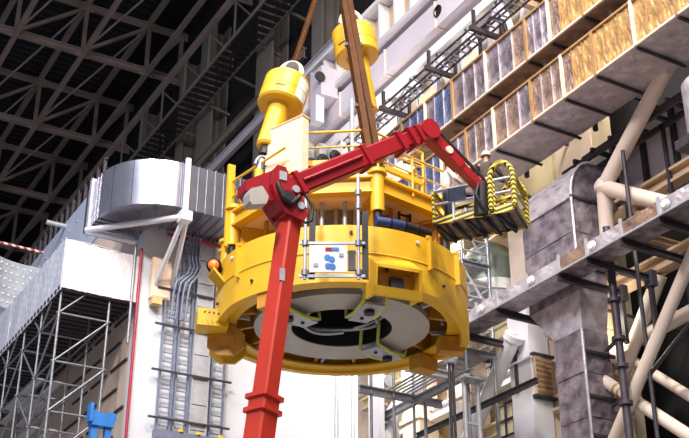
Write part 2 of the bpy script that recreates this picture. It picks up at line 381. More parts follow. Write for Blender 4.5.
# scaffold
s = thing('scaffold', 'grey tube scaffold carrying the white tarpaulin box', 'scaffold', (12.5,46,0))
SX = (11.5,13.4); SY = [41.2+2.3*i for i in range(9)]
for x in SX:
    for y in SY: MB().tube((x,y,0),(x,y,19.7),.05,7).build('standard','steel',s)
mb = MB(); lift = [1.7+1.9*i for i in range(10)]
for z in lift:
    tgt = z > 12
    def tb(a, b, nm):
        if tgt: MB().tube(a, b, .04, 6).build(nm,'steel',s)
        else: mb.tube(a, b, .045, 5)
    for y in SY: tb((11.4,y,z),(13.5,y,z),'transom')
    for x in SX:
        for y0, y1 in zip(SY, SY[1:]): tb((x,y0,z),(x,y1,z),'ledger')
    for i, y in enumerate(SY[:-1]):
        tb((11.5,y,z) if i % 2 else (11.5,SY[i+1],z), (11.5,SY[i+1],z+1.85) if i % 2 else (11.5,y,z+1.85), 'diagonal_brace')
    tb((11.5,41.15,z),(13.4,41.15,z+1.85),'diagonal_brace')
mb.build('lower_tubes','lightsteel',s)['kind'] = 'stuff'
jo = mesh_of(MB().box((11.35-12.9,-.1,0),(14.35-12.9,.1,.12)), 'deck_plank', 'darksteel')
for i in range(44): piece('deck_plank', jo, s, (12.9,41.1+i*.43,19.68))
pk = mesh_of(MB().box((-.15,0,0),(.15,4.4,.05)), 'walk_board', 'lightsteel')
for z in (15.05,16.95):
    for k in range(4): piece('walk_board', pk, s, (11.75+k*.36,43.6+(k%2)*2,z))
t = thing('tarpaulin', 'white tarpaulin stretched as a box on top of the scaffold', 'tarpaulin', (12.9,46,19.8))
def wavy(p, q, z0, z1, nrm, amp, ph):
    p = Vector(p); q = Vector(q); nrm = Vector(nrm)
    def f(u, v):
        b = p.lerp(q, u); b.z = z0+(z1-z0)*v+.025*math.sin(u*5+ph)*(1 if v > .5 else .4)
        return b+nrm*(amp*math.sin(u*7+ph+v*3)*math.sin(v*PI)+amp*.5*math.sin(u*17+v*9+ph))
    return f
for k in range(3):
    x0 = 11.4+k*.99
    MB().sheet(wavy((x0,40.95,0),(x0+1.0,40.95,0),19.72,21.72-.03*k,(0,-1,0),.025,k*2.1),10,8,(0,.03,0)).build('tarp_sheet','tarp',t)
for k in range(8):
    y0 = 40.95+k*2.4
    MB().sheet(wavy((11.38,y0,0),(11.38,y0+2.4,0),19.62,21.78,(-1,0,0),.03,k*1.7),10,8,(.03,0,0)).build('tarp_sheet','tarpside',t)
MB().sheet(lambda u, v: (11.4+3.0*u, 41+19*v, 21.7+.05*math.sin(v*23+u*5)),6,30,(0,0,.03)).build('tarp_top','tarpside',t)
t = thing('perforated_sheet', 'pale perforated mesh sheet standing behind the tarpaulin side', 'mesh sheet', (12.3,52,21.8))
MB().sheet(lambda u, v: (10.9+2.5*u, 52+.5*math.sin(u*PI), 23.3+2.4*v-.35*u*u), 12, 6, (0,.04,0)).build('sheet','perf',t)
dm = mesh_of(MB().tube((0,-.03,0),(0,.02,0),.06,7), 'hole_rim', 'lightsteel')
for i in range(9):
    for k in range(6):
        u = .07+i*.11; piece('hole_rim', dm, t, (10.9+2.5*u, 52+.5*math.sin(u*PI), 23.6+k*.37-.35*u*u))
for x in (11.5,13.35): MB().tube((x,52.3,21.75),(x,52.3,25.2),.06,8).build('post','lightsteel',t)
t = thing('blue_lift', 'bright blue lift mast head in front of the scaffold', 'lift', (12.8,39,0))
for x in (12.55,13.05): MB().box((x-.11,38.9,0),(x+.11,39.15,14.45)).build('mast_rail','blue',t)
mb = MB().box((12.4,38.8,14.0),(13.2,39.2,14.45)); mb.build('head_beam','blue',t)
for x in (12.5,13.1): MB().tube((x,38.85,14.35),(x,39.2,14.35),.2,14).build('pulley','blue',t)
MB().box((12.3,38.75,14.1),(12.42,39.1,14.75)).build('side_plate','blue',t)
MB().box((12.2,38.4,0),(13.4,39.7,.3)).build('base','blue',t)

# ================================================================ CENTRE: the lifting frame
CX, CY = 17.45, 30.4
def pol(r, deg, z): a = math.radians(deg); return V(CX+r*math.cos(a), CY+r*math.sin(a), z)
L = thing('lifting_rig', 'huge yellow ring shaped lifting rig with octagonal platform, hanging in mid air', 'lifting rig', (CX,CY,15.4))
n = 96; mb = MB(); ro, ri, zt = 3.97, 3.72, 17.25; vs = []
def zb(t):                                     # lower edge of the skirt dips on the right and left flanks
    d1 = (math.degrees(t)+30+180) % 360-180; d2 = (math.degrees(t)-150+180) % 360-180
    return 15.45-.32*max(0, 1-(d1/38)**2)-.15*max(0, 1-(d2/35)**2)
ring = []
for i in range(n):
    t = 2*PI*i/n; c_, s_ = math.cos(t), math.sin(t)
    ring.append([V(CX+ro*c_,CY+ro*s_,zb(t)), V(CX+ro*c_,CY+ro*s_,zt), V(CX+ri*c_,CY+ri*s_,zt), V(CX+ri*c_,CY+ri*s_,zb(t))])
for k in range(4):
    k2 = (k+1) % 4; vs = [r_[k] for r_ in ring]+[r_[k2] for r_ in ring]
    mb.add(vs, [(i,(i+1)%n,n+(i+1)%n,n+i) for i in range(n)], True)
shell = mb.build('ring_shell','yellow',L)
MB().lathe([(3.985,16.35),(4.0,16.38),(3.985,16.41)], (CX,CY,0), 96).build('weld_seam','yellow',shell)
MB().lathe([(3.72,15.55),(3.72,15.62),(3.3,15.62),(3.3,15.55)], (CX,CY,0), 72, closed=True).build('bottom_flange','yellow',L)
MB().lathe([(3.72,17.0),(3.72,17.1),(1.7,17.1),(1.7,17.0)], (CX,CY,0), 72, closed=True).build('top_plate','ochre',L)
MB().lathe([(2.75,15.6),(2.75,15.78),(1.58,15.78),(1.58,15.6)], (CX,CY,0), 72, closed=True).build('annular_plate','grey_plate',L,'grey flat annular plate around the dark opening')
MB().lathe([(2.72,15.78),(2.72,17.0),(2.68,17.0),(2.68,15.78)], (CX,CY,0), 64, closed=True).build('inner_drum','ochre',L)
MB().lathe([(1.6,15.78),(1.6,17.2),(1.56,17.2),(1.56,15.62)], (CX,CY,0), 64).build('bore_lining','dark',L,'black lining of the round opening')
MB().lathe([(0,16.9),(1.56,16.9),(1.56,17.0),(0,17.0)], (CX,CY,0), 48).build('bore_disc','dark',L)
for k in range(10):
    p = pol(.8, 36*k, 16.82); MB().tube(p, p+V(0,0,.08), .07, 8).build('bolt','steel',L)
for k, (r_, z_) in enumerate(((1.3,16.0),(1.15,15.9),(1.36,16.15))):
    MB().path([pol(r_+.08*math.sin(a*3+k), math.degrees(a), z_+.1*math.sin(a*2+k)) for a in [k+i*2*PI/40*.8 for i in range(41)]], .06, 6).build('hose_loop','lightsteel',L)
for k in range(16):
    a = 22.5*k+8
    p0 = pol(2.75,a,0); p1 = pol(3.7,a,0); tn = (p1-p0).cross(V(0,0,1)).normalized()*.06
    mb = MB().prism([V(p0.x,p0.y,15.8)-tn, V(p1.x,p1.y,15.65)-tn, V(p1.x,p1.y,17)-tn, V(p0.x,p0.y,17)-tn], tn*2)
    mb.build('radial_rib','ochre',L)
for k in range(24):
    a = 15*k+4; p = pol(3.97,a,15.9 if k % 2 else 17.0); q = pol(4.03,a,15.9 if k % 2 else 17.0)
    MB().tube(p, q, .05, 8).build('shell_bolt','darksteel' if k % 3 else 'white',shell)
for k in range(8):                       # small yellow hydraulic fittings between drum and shell
    a = 45*k+20; p = pol(3.2,a,16.1)
    h = MB().tube(p, p+V(0,0,.8), .13, 10).build('guide_cylinder','yellow' if k % 2 else 'ochre',L)
    MB().tube(p+V(0,0,-.25), p, .06, 8).build('piston','lightsteel',h)
    q = pol(2.9,a+7,15.7); MB().beam(q, pol(3.6,a+7,15.75), .08, .12).build('tie_bar','lightsteel',L)
def oriented(a, r0, r1, w0, z0, z1):
    """box along the radial direction"""
    p0 = pol(r0,a,0); p1 = pol(r1,a,0); tn = (p1-p0).normalized().cross(V(0,0,1))*w0/2
    return MB().prism([V(p0.x,p0.y,z0)-tn, V(p1.x,p1.y,z0)-tn, V(p1.x,p1.y,z0)+tn, V(p0.x,p0.y,z0)+tn], (0,0,z1-z0))
# left side box arm and octagonal bracket
b = oriented(163,3.6,4.55,.75,15.2,15.75).build('side_arm','yellow',L)
for k in range(4): 
    p = pol(4.0+.14*k,172,15.5); MB().tube(p, p+V(0,0,.0)+(pol(5,172,15.5)-pol(4,172,15.5)).cross(V(0,0,1)).normalized()*.06, .03, 6).build('arm_bolt','darksteel',b)
P = pol(3.55,152,14.62); ax = pol(4,150,0)-pol(3,150,0); ty = ax.cross(V(0,0,1)).normalized()
oc = [P+ax*(.62*math.cos(PI/8+PI/4*i))+V(0,0,.36+.52*math.sin(PI/8+PI/4*i)) for i in range(8)]
MB().prism([p+ty*.35 for p in oc], -ty*.12).build('octagon_bracket','yellow',L)
MB().prism([p-ty*.35 for p in oc], -ty*.12).build('octagon_bracket','ochre',L)
MB().beam(P+V(0,0,.36)+ty*.4, P+V(0,0,.36)-ty*.5, .5, .4).build('bracket_core','ochre',L)
# small knuckle below and a bracket on right-rear
for a, lab in ((205,0),(-20,1),(10,2)):
    oriented(a,3.1,3.9,.5,15.0,15.5).build('foot_bracket','ochre',L)
# front right pocket box
a = -99
p0 = pol(3.6,a,0); p1 = pol(4.45,a,0); tn = (p1-p0).normalized().cross(V(0,0,1))
def ob(r, s_, z): return pol(r,a,z)+tn*s_
MB().prism([ob(3.92,-.62,16.2),ob(4.5,-.66,15.72),ob(4.5,.66,15.72),ob(3.92,.62,16.2)], (0,0,.1)).build('pocket_hood','yellow',L)
for s_ in (-.72,.64): MB().prism([ob(3.75,s_,15.0),ob(4.42,s_,14.92),ob(4.55,s_,15.78),ob(3.92,s_,16.28)], tn*.08).build('pocket_cheek','yellow',L)
MB().prism([ob(3.97,-.62,15.2),ob(4.02,-.62,15.75),ob(4.02,.62,15.75),ob(3.97,.62,15.2)], (p1-p0).normalized()*.04).build('pocket_back','ochre',L)
MB().prism([ob(4.03,-.3,15.25),ob(4.03,.1,15.25),ob(4.03,.1,15.62),ob(4.03,-.3,15.62)], (p1-p0).normalized()*.15).build('pocket_block','darksteel',L)
MB().prism([ob(4.3,-.74,14.9),ob(4.3,.74,14.9),ob(4.4,.74,15.14),ob(4.4,-.74,15.14)], (p1-p0).normalized()*.1).build('pocket_lip','yellow',L)
# strapped clamp plates on the annulus
for a in (-99,20,196):
    q0, q1 = 1.35, 2.75
    c = oriented(a,q0,q1,.62,15.32,15.4).build('clamp_plate','lightsteel',L)
    for s_ in (-.36,.36):
        u = (pol(2,a,0)-pol(1,a,0)).normalized(); tv = u.cross(V(0,0,1))*s_
        MB().path([pol(q0+.1,a,16.2)+tv, pol(q0,a,15.42)+tv, pol(2.0,a,15.32)+tv, pol(q1,a,15.42)+tv, pol(q1+.1,a,15.75)+tv], .06, 6).build('clamp_strap','lime',L,'lime yellow strap')
    p = pol(2.3,a,15.32); MB().tube(p, p-V(0,0,.12), .16, 12).build('clamp_cap','dark',c)
    p = pol(1.7,a,15.32); MB().tube(p, p-V(0,0,.05), .06, 8).build('clamp_bolt','dark',c)
# inner drum above the ring and pipes
MB().lathe([(2.3,17.1),(2.3,18.6)], (CX,CY,0), 48).build('central_drum','steel',L)
for k in range(14):
    p = pol(2.38,180+k*14,17.1); MB().tube(p, p+V(0,0,1.5), .07, 8).build('drum_pipe','lightsteel',L)
# octagonal platform
VA = [-102.7+45*k for k in range(8)]; RP = 3.6
for k in range(8):
    a0, a1 = VA[k], VA[(k+1)%8]
    MB().ibeam(pol(RP,a0,18.85), pol(RP,a1,18.85), .34, .56, .07).build('platform_beam','yellow',L)
    MB().ibeam(pol(RP-.2,a0,18.8), pol(1.4,a0,18.8), .26, .5, .06).build('spoke_beam','yellow',L)
    po = pol(RP,a0,0)
    c = MB().tube(V(po.x,po.y,17.95), V(po.x,po.y,19.25), .21, 18).build('corner_post','yellow',L)
    MB().tube(V(po.x,po.y,19.2), V(po.x,po.y,19.32), .3, 18).build('post_collar','yellow',c)
    MB().tube(V(po.x,po.y,17.25), V(po.x,po.y,17.95), .13, 14).build('bellows','dark',c,'black rubber bellows below the post')
    u = (pol(1,a0,0)-pol(0,a0,0)).normalized(); tv = u.cross(V(0,0,1))*.06
    g = pol(RP-.25,a0,0)
    MB().prism([V(g.x,g.y,17.3)-tv, V(g.x,g.y,18.6)-tv, V(g.x,g.y,18.6)-tv-u*1.25, V(g.x,g.y,17.3)-tv-u*.6], tv*2).build('gusset_plate','yellow' if k % 2 == 0 else 'ochre',L)
    m0 = pol(RP-.25,a0,18.62); m1 = pol(RP-.25,a1,18.62)
    MB().prism([m0, m1, pol(1.5,a1,18.62), pol(1.5,a0,18.62)], (0,0,.05)).build('deck_plate','cream' if k in (0,7,6) else 'ochre',L)
    mm = (pol(RP-.6,a0,0)+pol(RP-.6,a1,0))/2
    for s_ in (-.35,.35):
        d_ = (pol(RP,a1,0)-pol(RP,a0,0)).normalized()*s_
        MB().tube(V(mm.x,mm.y,17.2)+d_, V(mm.x,mm.y,18.6)+d_, .07, 8).build('tie_rod','lightsteel' if k % 2 else 'ochre',L)
# black ladder rack and hydraulic pack under the platform, right
for s_ in (-.2,.2):
    p = pol(3.0,-80,0); MB().beam(V(p.x+s_,p.y,17.2), V(p.x+s_,p.y,18.5), .06, .06).build('rack_post','dark',L)
for z in (17.5,17.8,18.1,18.4):
    p = pol(3.0,-80,z); MB().beam(p-V(.2,0,0), p+V(.2,0,0), .05, .05).build('rack_rung','dark',L)
p = pol(3.98,-79,17.36)
for k in range(4):
    q0, q1 = pol(3.85,-105+k*7,17.48), pol(3.85,-105+k*7+6.4,17.48)
    MB().tube(q0, q1, .17, 12).build('hose_cover','darkblue' if k < 2 else 'dark',L,'dark blue hose cover' if k < 2 else None)
for a in (-80,-60,-132,190,215):
    MB().prism([pol(3.95,a-.8,17.25), pol(3.95,a+.8,17.25), pol(4.1,a+.8,17.2), pol(4.1,a-.8,17.2)], (0,0,.1)).build('shell_lug','yellow',L)
    oriented(a,3.95,4.12,.07,16.2,17.22).build('shell_stiffener','yellow',L)
# top railings of the octagon
def rail_edge(k, top=20.25, mid=19.7, m='yellow', r=RP+.1, end=True):
    a0, a1 = VA[k%8], VA[(k+1)%8]
    g = MB().tube(pol(r,a0,top), pol(r,a1,top), .04, 8).build('hand_rail',m,L)
    MB().tube(pol(r,a0,mid), pol(r,a1,mid), .03, 8).build('knee_rail',m,L)
    for f in (0,.5):
        p = pol(r,a0,0).lerp(pol(r,a1,0),f); MB().tube(V(p.x,p.y,18.9), V(p.x,p.y,top), .04, 8).build('rail_post',m,L)
for k in (0,1,2,3,4,5,6): rail_edge(k)
p = pol(RP+.15,VA[6],0); MB().box((p.x-.12,p.y-.06,17.9),(p.x+.12,p.y+.06,20.85)).build('corner_mast','yellow',L)
# raised inner deck with cream equipment box
for z, rr in ((20.05,2.9),): 
    for k in range(8): MB().beam(pol(rr,VA[k],z), pol(rr,VA[(k+1)%8],z), .12, .18).build('upper_deck_beam','yellow',L)
for k in range(8): MB().tube(pol(2.9,VA[k],19.1), pol(2.9,VA[k],20.05), .06, 8).build('deck_stub','yellow',L)
for k in (7,0,1):
    MB().tube(pol(2.95,VA[k],21.15), pol(2.95,VA[(k+1)%8],21.15), .045, 8).build('hand_rail','yellow',L)
    MB().tube(pol(2.95,VA[k],20.6), pol(2.95,VA[(k+1)%8],20.6), .03, 8).build('knee_rail','yellow',L)
for k in (7,0,1,2): MB().tube(pol(2.95,VA[k],20.05), pol(2.95,VA[k],21.15), .045, 8).build('rail_post','yellow',L)
bx = MB().prism([(14.25,29.65,19.2),(14.78,28.2,19.2),(15.05,28.3,19.2),(14.52,29.75,19.2)], (0,0,2.25)).build('equipment_box','cream',L,'cream equipment box on the platform')
MB().prism([(14.23,29.66,21.42),(14.77,28.17,21.42),(15.08,28.28,21.42),(14.53,29.78,21.42)], (0,0,.06)).build('box_trim','tan',bx)
for k in range(3):
    p = V(15.35+.38*k,28.9-.1*k,19.4); b = MB().box((p.x-.12,p.y-.2,19.1),(p.x+.12,p.y+.2,20.9)).build('valve_cabinet','lightsteel',L)
    MB().lathe([(.06,0),(.2,.02),(.2,.1),(.06,.12)], (p.x,p.y-.28,20.1+.2*k), 16, axis=(0,1,0)).build('hand_wheel','dark',b)
# beacon lamp on the left shoulder
p = pol(4.2,172,16.9)
bm_ = MB().prism([pol(3.9,169,16.3), pol(3.9,177,16.3), pol(4.35,177,16.75), pol(4.35,169,16.75)], (0,0,.1)).build('lamp_bracket','yellow',L)
bb = MB().lathe([(0,-.16),(.2,-.16),(.23,.1),(.23,.14)], p+V(0,0,.1), 20, axis=(-.6,-.8,0)).build('beacon_body','dark',L)
MB().lathe([(.17,.1),(.17,.2),(.1,.27),(0,.28)], p+V(0,0,.1), 20, axis=(-.6,-.8,0)).build('beacon_lens','lamp_orange',bb,'round orange beacon lens')
for a in (163,152): 
    p = pol(3.75,a,17.25); c = MB().tube(p, p+V(0,0,.9), .16, 12).build('guide_post','yellow',L); MB().tube(p+V(0,0,.9), p+V(0,0,1.0), .24, 12).build('post_cap','yellow',c)
# hanging white panel between two chain hoist rods
t = thing('hanging_panel', 'white sign board hung between two chrome rods on the ring front', 'sign board', (14.72,26.2,15.0))
def hb(u_, z, o=0.0): return V(14.72+u_*.866-o*.5, 26.2-u_*.5-o*.866, z)
def hbox(u0, u1, z0, z1, o, th): return MB().prism([hb(u0,z0,o),hb(u1,z0,o),hb(u1,z1,o),hb(u0,z1,o)], hb(0,0,o+th)-hb(0,0,o))
for u_ in (-.74,.74):
    MB().tube(hb(u_,15.05),hb(u_,18.3),.05,8).build('rod','lightsteel',t)
    for z in (15.25,16.15,17.3,17.75): MB().lathe([(0,-.1),(.1,-.08),(.1,.08),(0,.1)], hb(u_,z), 10).build('rod_nut','steel',t)
    hbox(u_+.1,u_+.28,15.1,17.2,-.12,.05).build('black_belt','dark',t)
for z in (15.15,16.15): MB().beam(hb(-.9,z),hb(.92,z),.08,.07).build('cross_bar','lightsteel',t)
pb = hbox(-.62,.42,15.24,16.05,.03,.05).build('board','white',t)
hbox(-.18,.0,15.88,15.98,.08,.02).build('red_bar','red',pb); hbox(.0,.2,15.88,15.98,.08,.02).build('blue_bar','blue',pb)
for u_, z in ((-.12,15.68),(.0,15.62),(-.1,15.42),(.02,15.4)): MB().tube(hb(u_,z,.08),hb(u_,z,.1),.09,10).build('blue_mark','blue',pb)
for u_, z in ((-.5,15.4),(.2,15.7)): hbox(u_,u_+.12,z,z+.1,.08,.02).build('grey_mark','steel',pb)
hbox(.45,.66,15.3,15.9,.0,.08).build('dark_box','darksteel',t)

# slings and jacks
HOOK = V(17.15,30.4,31.0)
def jack(lb, top, bot, f0, f1, f2, shade):
    ax = (bot-top); Ln = ax.length; u = ax.normalized()
    t = thing('hydraulic_jack', lb, 'jack', tuple(top+u*f0*Ln), 'yellow lifting jacks')
    h0 = top+u*f0*Ln; 
    MB().lathe([(0,0),(.72,0),(.76,.05),(.76,1.1),(.7,1.17),(.4,1.17)], h0, 40, axis=u).build('head','yellow',t)
    hd = MB().lathe([(.765,.62),(.77,.63),(.77,.66),(.765,.67)], h0, 40, axis=u).build('head_band','yellow',t)
    MB().lathe([(.42,1.16),(.35,1.27),(.34,(f1-f0)*Ln),(.28,(f1-f0)*Ln+.08),(0,(f1-f0)*Ln+.08)], h0, 32, axis=u).build('barrel','yellow',t)
    b0 = top+u*f1*Ln
    MB().tube(b0, b0+u*.4, .17, 14).build('rod_end','dark',t)
    sd = u.cross(V(.87,-.5,0)).normalized(); rt = u.cross(sd).normalized()
    # shackles (U shapes) on top and at the rod end
    for base, dr, s_, m in ((h0-u*.38, -u, .36, 'pinkwhite'), (b0+u*.7, -u, .17, 'lightsteel')):
        pts = [base+rt*s_*math.cos(q)+dr*(s_*1.5*math.sin(q)) for q in [PI*i/12 for i in range(13)]]
        MB().path([base+rt*s_-dr*.1]+pts+[base-rt*s_-dr*.1], .085*(s_/.3), 8).build('shackle',m,t)
        MB().tube(base+rt*s_*1.25, base-rt*s_*1.25, .08*(s_/.3), 10).build('shackle_pin','darksteel',t)
    MB().tube(h0-u*.45, h0, .2, 12).build('eye_block','yellow',t)
    MB().tube(b0+u*.6, bot, .09, 10).build('lower_link','steel',t)
    # label patch with black lettering bar on the head
    cdir = -(h0-CAM); cdir = (cdir-u*cdir.dot(u)).normalized(); sd2 = u.cross(cdir)
    for k in range(6):
        an = shade+k*.07; d_ = cdir*math.cos(an)+sd2*math.sin(an)
        p = h0+u*.82+d_*.765; MB().beam(p-u*.03, p+u*.03, .035, .02, d_).build('marking','dark',hd)
    return t
j1b = V(14.05,29.7,20.0); j2b = V(18.2,29.4,21.55)
j1 = jack('yellow jack cylinder with white patch hanging left of the slings', HOOK, j1b, .66, .91, 0, .1)
hd = [c for c in j1.children if c.name.startswith('head')][0]
u = (j1b-HOOK).normalized(); h0 = HOOK+u*.66*(j1b-HOOK).length
cdir = -(h0-CAM); cdir = (cdir-u*cdir.dot(u)).normalized(); sd2 = u.cross(cdir)
for k in range(2):
    vs_ = lambda U, Vv: h0+u*(.18+.42*Vv+k*.45)+(cdir*math.cos(-.45-.7*U)+sd2*math.sin(-.45-.7*U))*.775
    MB().sheet(vs_, 6, 2, cdir*.01).build('white_patch','helmet',hd,'white patch on the jack head')
j2 = jack('yellow jack cylinder hanging upright behind the broad brown sling', HOOK, j2b, .455, .81, 0, .45)
MB().tube(V(18.2,29.4,19.0), V(18.2,29.4,21.5), .14, 12).build('lifting_post','yellow',L)
MB().tube(V(14.05,29.7,19.0), V(14.05,29.7,20.0), .14, 12).build('lifting_post','yellow',L)
t = thing('lifting_sling', 'broad brown twin bar sling leg in front of the right yellow jack', 'sling', tuple(pol(RP,VA[0],19.3)), 'brown slings')
p = pol(RP-.1,VA[0],19.3); q = HOOK
for s_ in (-.13,.13): MB().beam(p+V(s_*.87,-s_*.5,0), q+V(s_*.5,-s_*.3,0), .2, .24).build('bar','brown',t)
for f in (.02,.25,.5,.75): 
    c = p.lerp(q,f); MB().beam(c-V(.26,-.15,0), c+V(.26,-.15,0), .14, .1).build('spacer','darksteel',t)
t = thing('lifting_sling', 'narrow brown sling leg above the left yellow jack', 'sling', tuple(HOOK+u*.57*(j1b-HOOK).length), 'brown slings')
for s_ in (-.045,.045): MB().beam(HOOK+u*.60*(j1b-HOOK).length+V(s_,-s_*.5,0), HOOK+V(s_,-s_*.5,0), .06, .08).build('bar','brown',t)
MB().lathe([(0,-.12),(.22,-.1),(.22,.1),(0,.12)], HOOK+u*.60*(j1b-HOOK).length, 16, axis=(.5,.866,0)).build('thimble','dark',t)
t = thing('lifting_sling', 'short dark sling leg above the right yellow jack', 'sling', tuple(HOOK+(j2b-HOOK)*.36), 'brown slings')
u2 = (j2b-HOOK).normalized()
MB().tube(HOOK+u2*.385*(j2b-HOOK).length, HOOK, .11, 10).build('bar','darksteel',t)
MB().lathe([(0,-.12),(.2,-.1),(.2,.1),(0,.12)], HOOK+u2*.385*(j2b-HOOK).length, 16, axis=(.5,.866,0)).build('thimble','dark',t)
t = thing('crane_hook', 'crane hook block above the slings', 'hook', tuple(HOOK))
MB().lathe([(0,-.3),(.5,-.3),(.6,0),(.5,1.2),(0,1.3)], HOOK+V(0,0,.2), 24).build('hook_block','darksteel',t)
for a in (0,90,180,270): MB().tube(HOOK+V(.3*math.cos(a),.3*math.sin(a),1.2), HOOK+V(.3*math.cos(a),.3*math.sin(a),33), .04, 6).build('hoist_rope','darksteel',t)

# ================================================================ boom lift
B = thing('boom_lift', 'red articulated boom lift reaching across the front of the yellow ring', 'boom lift', (10.0,24,0))
def bm(p0, p1, w_, h_, up=(0,0,1), ch=.18):
    """chamfered box section along p0-p1"""
    p0 = Vector(p0); p1 = Vector(p1); dd = (p1-p0).normalized(); sx = dd.cross(Vector(up)).normalized(); uu = sx.cross(dd)
    pr = []
    for a, b in ((-1,-1+ch),(-1+ch,-1),(1-ch,-1),(1,-1+ch),(1,1-ch),(1-ch,1),(-1+ch,1),(-1,1-ch)): pr.append(sx*(a*w_/2)+uu*(b*h_/2))
    return MB().prism([p0+q for q in pr], p1-p0)
K = V(12.3,24,15.6); FT = V(10.65,24,1.2)
dl = (K-FT).normalized()
upv = (0.35,-1,0)
low = K.lerp(FT,.353)
bm(K-dl*.2, low, .45, .49, upv).build('lower_boom','orange_red',B,'orange red lower boom')
bm(low, FT, .54, .58, upv).build('outer_boom','orange_red',B)
for c_ in (low, low-dl*.34): bm(c_-dl*.05, c_+dl*.05, .66, .70, upv, .1).build('boom_collar','orange_red',B)
pl = V(11.95,23.7,13.6); MB().box((pl.x-.07,pl.y-.0,pl.z-.16),(pl.x+.07,pl.y+.03,pl.z+.16)).build('rating_plate','lightsteel',B)
# knuckle head: cheek plates
def pxy(x, y, yy):        # convert a point of the boom plane
    return V(12.18+(x-12.18)*.88, yy, 15.95+(y-15.95)*.86)
ck = [(11.45,15.95),(11.5,16.45),(11.62,16.62),(11.88,16.62),(12.15,16.1),(12.5,15.65),(12.62,15.2),(12.5,15.0),(11.95,15.15),(11.65,15.5)]
for yy in (23.6,24.3): MB().prism([pxy(x,z,yy) for x, z in ck], (0,.1,0)).build('knuckle_plate','red',B)
MB().prism([pxy(x,z,23.7) for x, z in [(11.5,15.8),(11.6,16.5),(11.85,16.5),(12.4,15.6),(12.5,15.2),(11.8,15.3)]], (0,.6,0)).build('knuckle_core','red',B)
MB().prism([pxy(x,z,23.75) for x, z in [(10.72,15.62),(10.74,15.95),(11.55,16.5),(11.75,16.2),(11.7,15.55),(11.4,15.45)]], (0,.5,0)).build('rear_arm','red',B)
MB().prism([pxy(11.02+(x-10.95)*.8,15.38+(z-15.35)*.85,23.5) for x, z in [(10.56,15.35),(10.64,15.55),(11.06,15.75),(11.32,15.42),(11.24,15.12),(10.7,14.95),(10.6,15.05)]], (0,.35,0)).build('counter_box','grey_plate',B,'pale grey box on the knuckle')
for x, z in ((12.2,15.95),(12.35,15.52)): MB().tube((x,23.54,z),(x,24.45,z),.1,16).build('pivot_pin','lightsteel',B)
MB().tube((11.95,23.5,15.65),(11.95,23.62,15.65),.17,16).build('hose_reel','dark',B)
MB().box((11.74,23.57,16.12),(11.94,23.62,16.36)).build('head_plate','lightsteel',B)
MB().path([(11.7,23.6,16.0),(11.8,23.5,15.6),(12.05,23.5,15.45),(12.3,23.55,15.75)], .07, 8).build('hose','dark',B)
MB().path([(12.5,23.65,15.9),(12.7,23.6,15.6),(12.68,23.6,15.2),(12.5,23.62,15.1)], .04, 8).build('hose','dark',B)
MB().beam((12.28,24,15.5),(12.25,24,15.2),.58,.58).build('knuckle_foot','red',B)
# upper boom
U0 = V(12.15,24,16.1); U1 = V(16.5,24,19.12); du = (U1-U0).normalized()
bm(U0, U0.lerp(U1,.52), .52, .56, (0,0,1)).build('upper_boom','red',B)
bm(U0.lerp(U1,.5), U0.lerp(U1,.80), .44, .48).build('boom_section','red',B)
bm(U0.lerp(U1,.78), U1, .37, .41).build('boom_section','red',B)
for f, s_ in ((.06,.64),(.52,.62),(.78,.58),(.87,.56),(.93,.52)):
    c_ = U0.lerp(U1,f); bm(c_-du*.07, c_+du*.07, s_, s_+.04, (0,0,1), .12).build('boom_collar','red',B)
MB().tube(U0.lerp(U1,.1)+V(-.1,-.3,-.05), U0.lerp(U1,.5)+V(-.1,-.3,-.05), .05, 8).build('hose_pipe','red',B)
MB().tube(U1+V(0,-.3,0), U1+V(0,.3,0), .3, 20).build('jib_pivot','red',B)
J1 = V(18.37,24.0,17.8); dj = (J1-U1).normalized()
bm(U1, U1.lerp(J1,.6), .36, .36).build('jib','red',B)
bm(U1.lerp(J1,.55), J1, .28, .28).build('jib_tip','red',B)
c_ = U1.lerp(J1,.35); MB().tube(c_+V(0,-.22,0), c_+V(0,-.17,0), .12, 12).build('jib_badge','pinkwhite',B)
MB().tube(U1.lerp(J1,.1)+V(.25,-.1,.2), U1.lerp(J1,.95)+V(.2,-.1,.16), .05, 8).build('jib_cylinder','darksteel',B)
MB().tube(J1+V(0,0,.15), J1+V(.0,.1,-.8), .22, 16).build('basket_rotator','dark',B)
MB().path([J1+V(-.2,-.1,.1), J1+V(-.35,-.15,-.3), J1+V(-.2,-.2,-.7), J1+V(0,-.2,-.8)], .05, 8).build('hose','dark',B)
MB().box((8.2,21.5,.4),(11.6,26.5,1.3)).build('chassis','orange_red',B)
for x in (8.3,11.0):
    for y in (22.2,25.8): MB().tube((x,y,.5),(x+.5,y,.5),.5,20).build('wheel','dark',B)
# basket
ex = V(.605,-.796,0).normalized(); ey = V(.796,.605,0).normalized()
BO = V(17.5,25.2,17.0)
def bp(u_, v_, z_): return BO+ex*u_+ey*v_+V(0,0,z_)
LU, LV = 2.4, 1.2
fr = MB()
for i in range(9):
    f = i/8*LU; MB().beam(bp(f,0,0), bp(f,LV,0), .07, .1).build('floor_slat','darksteel',B)
MB().prism([bp(0,0,.04),bp(LU,0,.04),bp(LU,LV,.04),bp(0,LV,.04)], (0,0,.04)).build('basket_floor','brownfoil',B)
for a_, b_ in (((0,0),(LU,0)),((LU,0),(LU,LV)),((LU,LV),(0,LV)),((0,LV),(0,0))):
    MB().beam(bp(*a_,.1), bp(*b_,.1), .06, .24).build('toe_board','hazard',B,'yellow and black striped toe board')
    MB().tube(bp(*a_,.62), bp(*b_,.62), .04, 8).build('knee_rail','lightsteel',B)
    MB().tube(bp(*a_,1.05), bp(*b_,1.05), .05 if a_ == (0,0) else .08, 10).build('top_rail','hazard' if a_ != (0,0) else 'lightsteel',B)
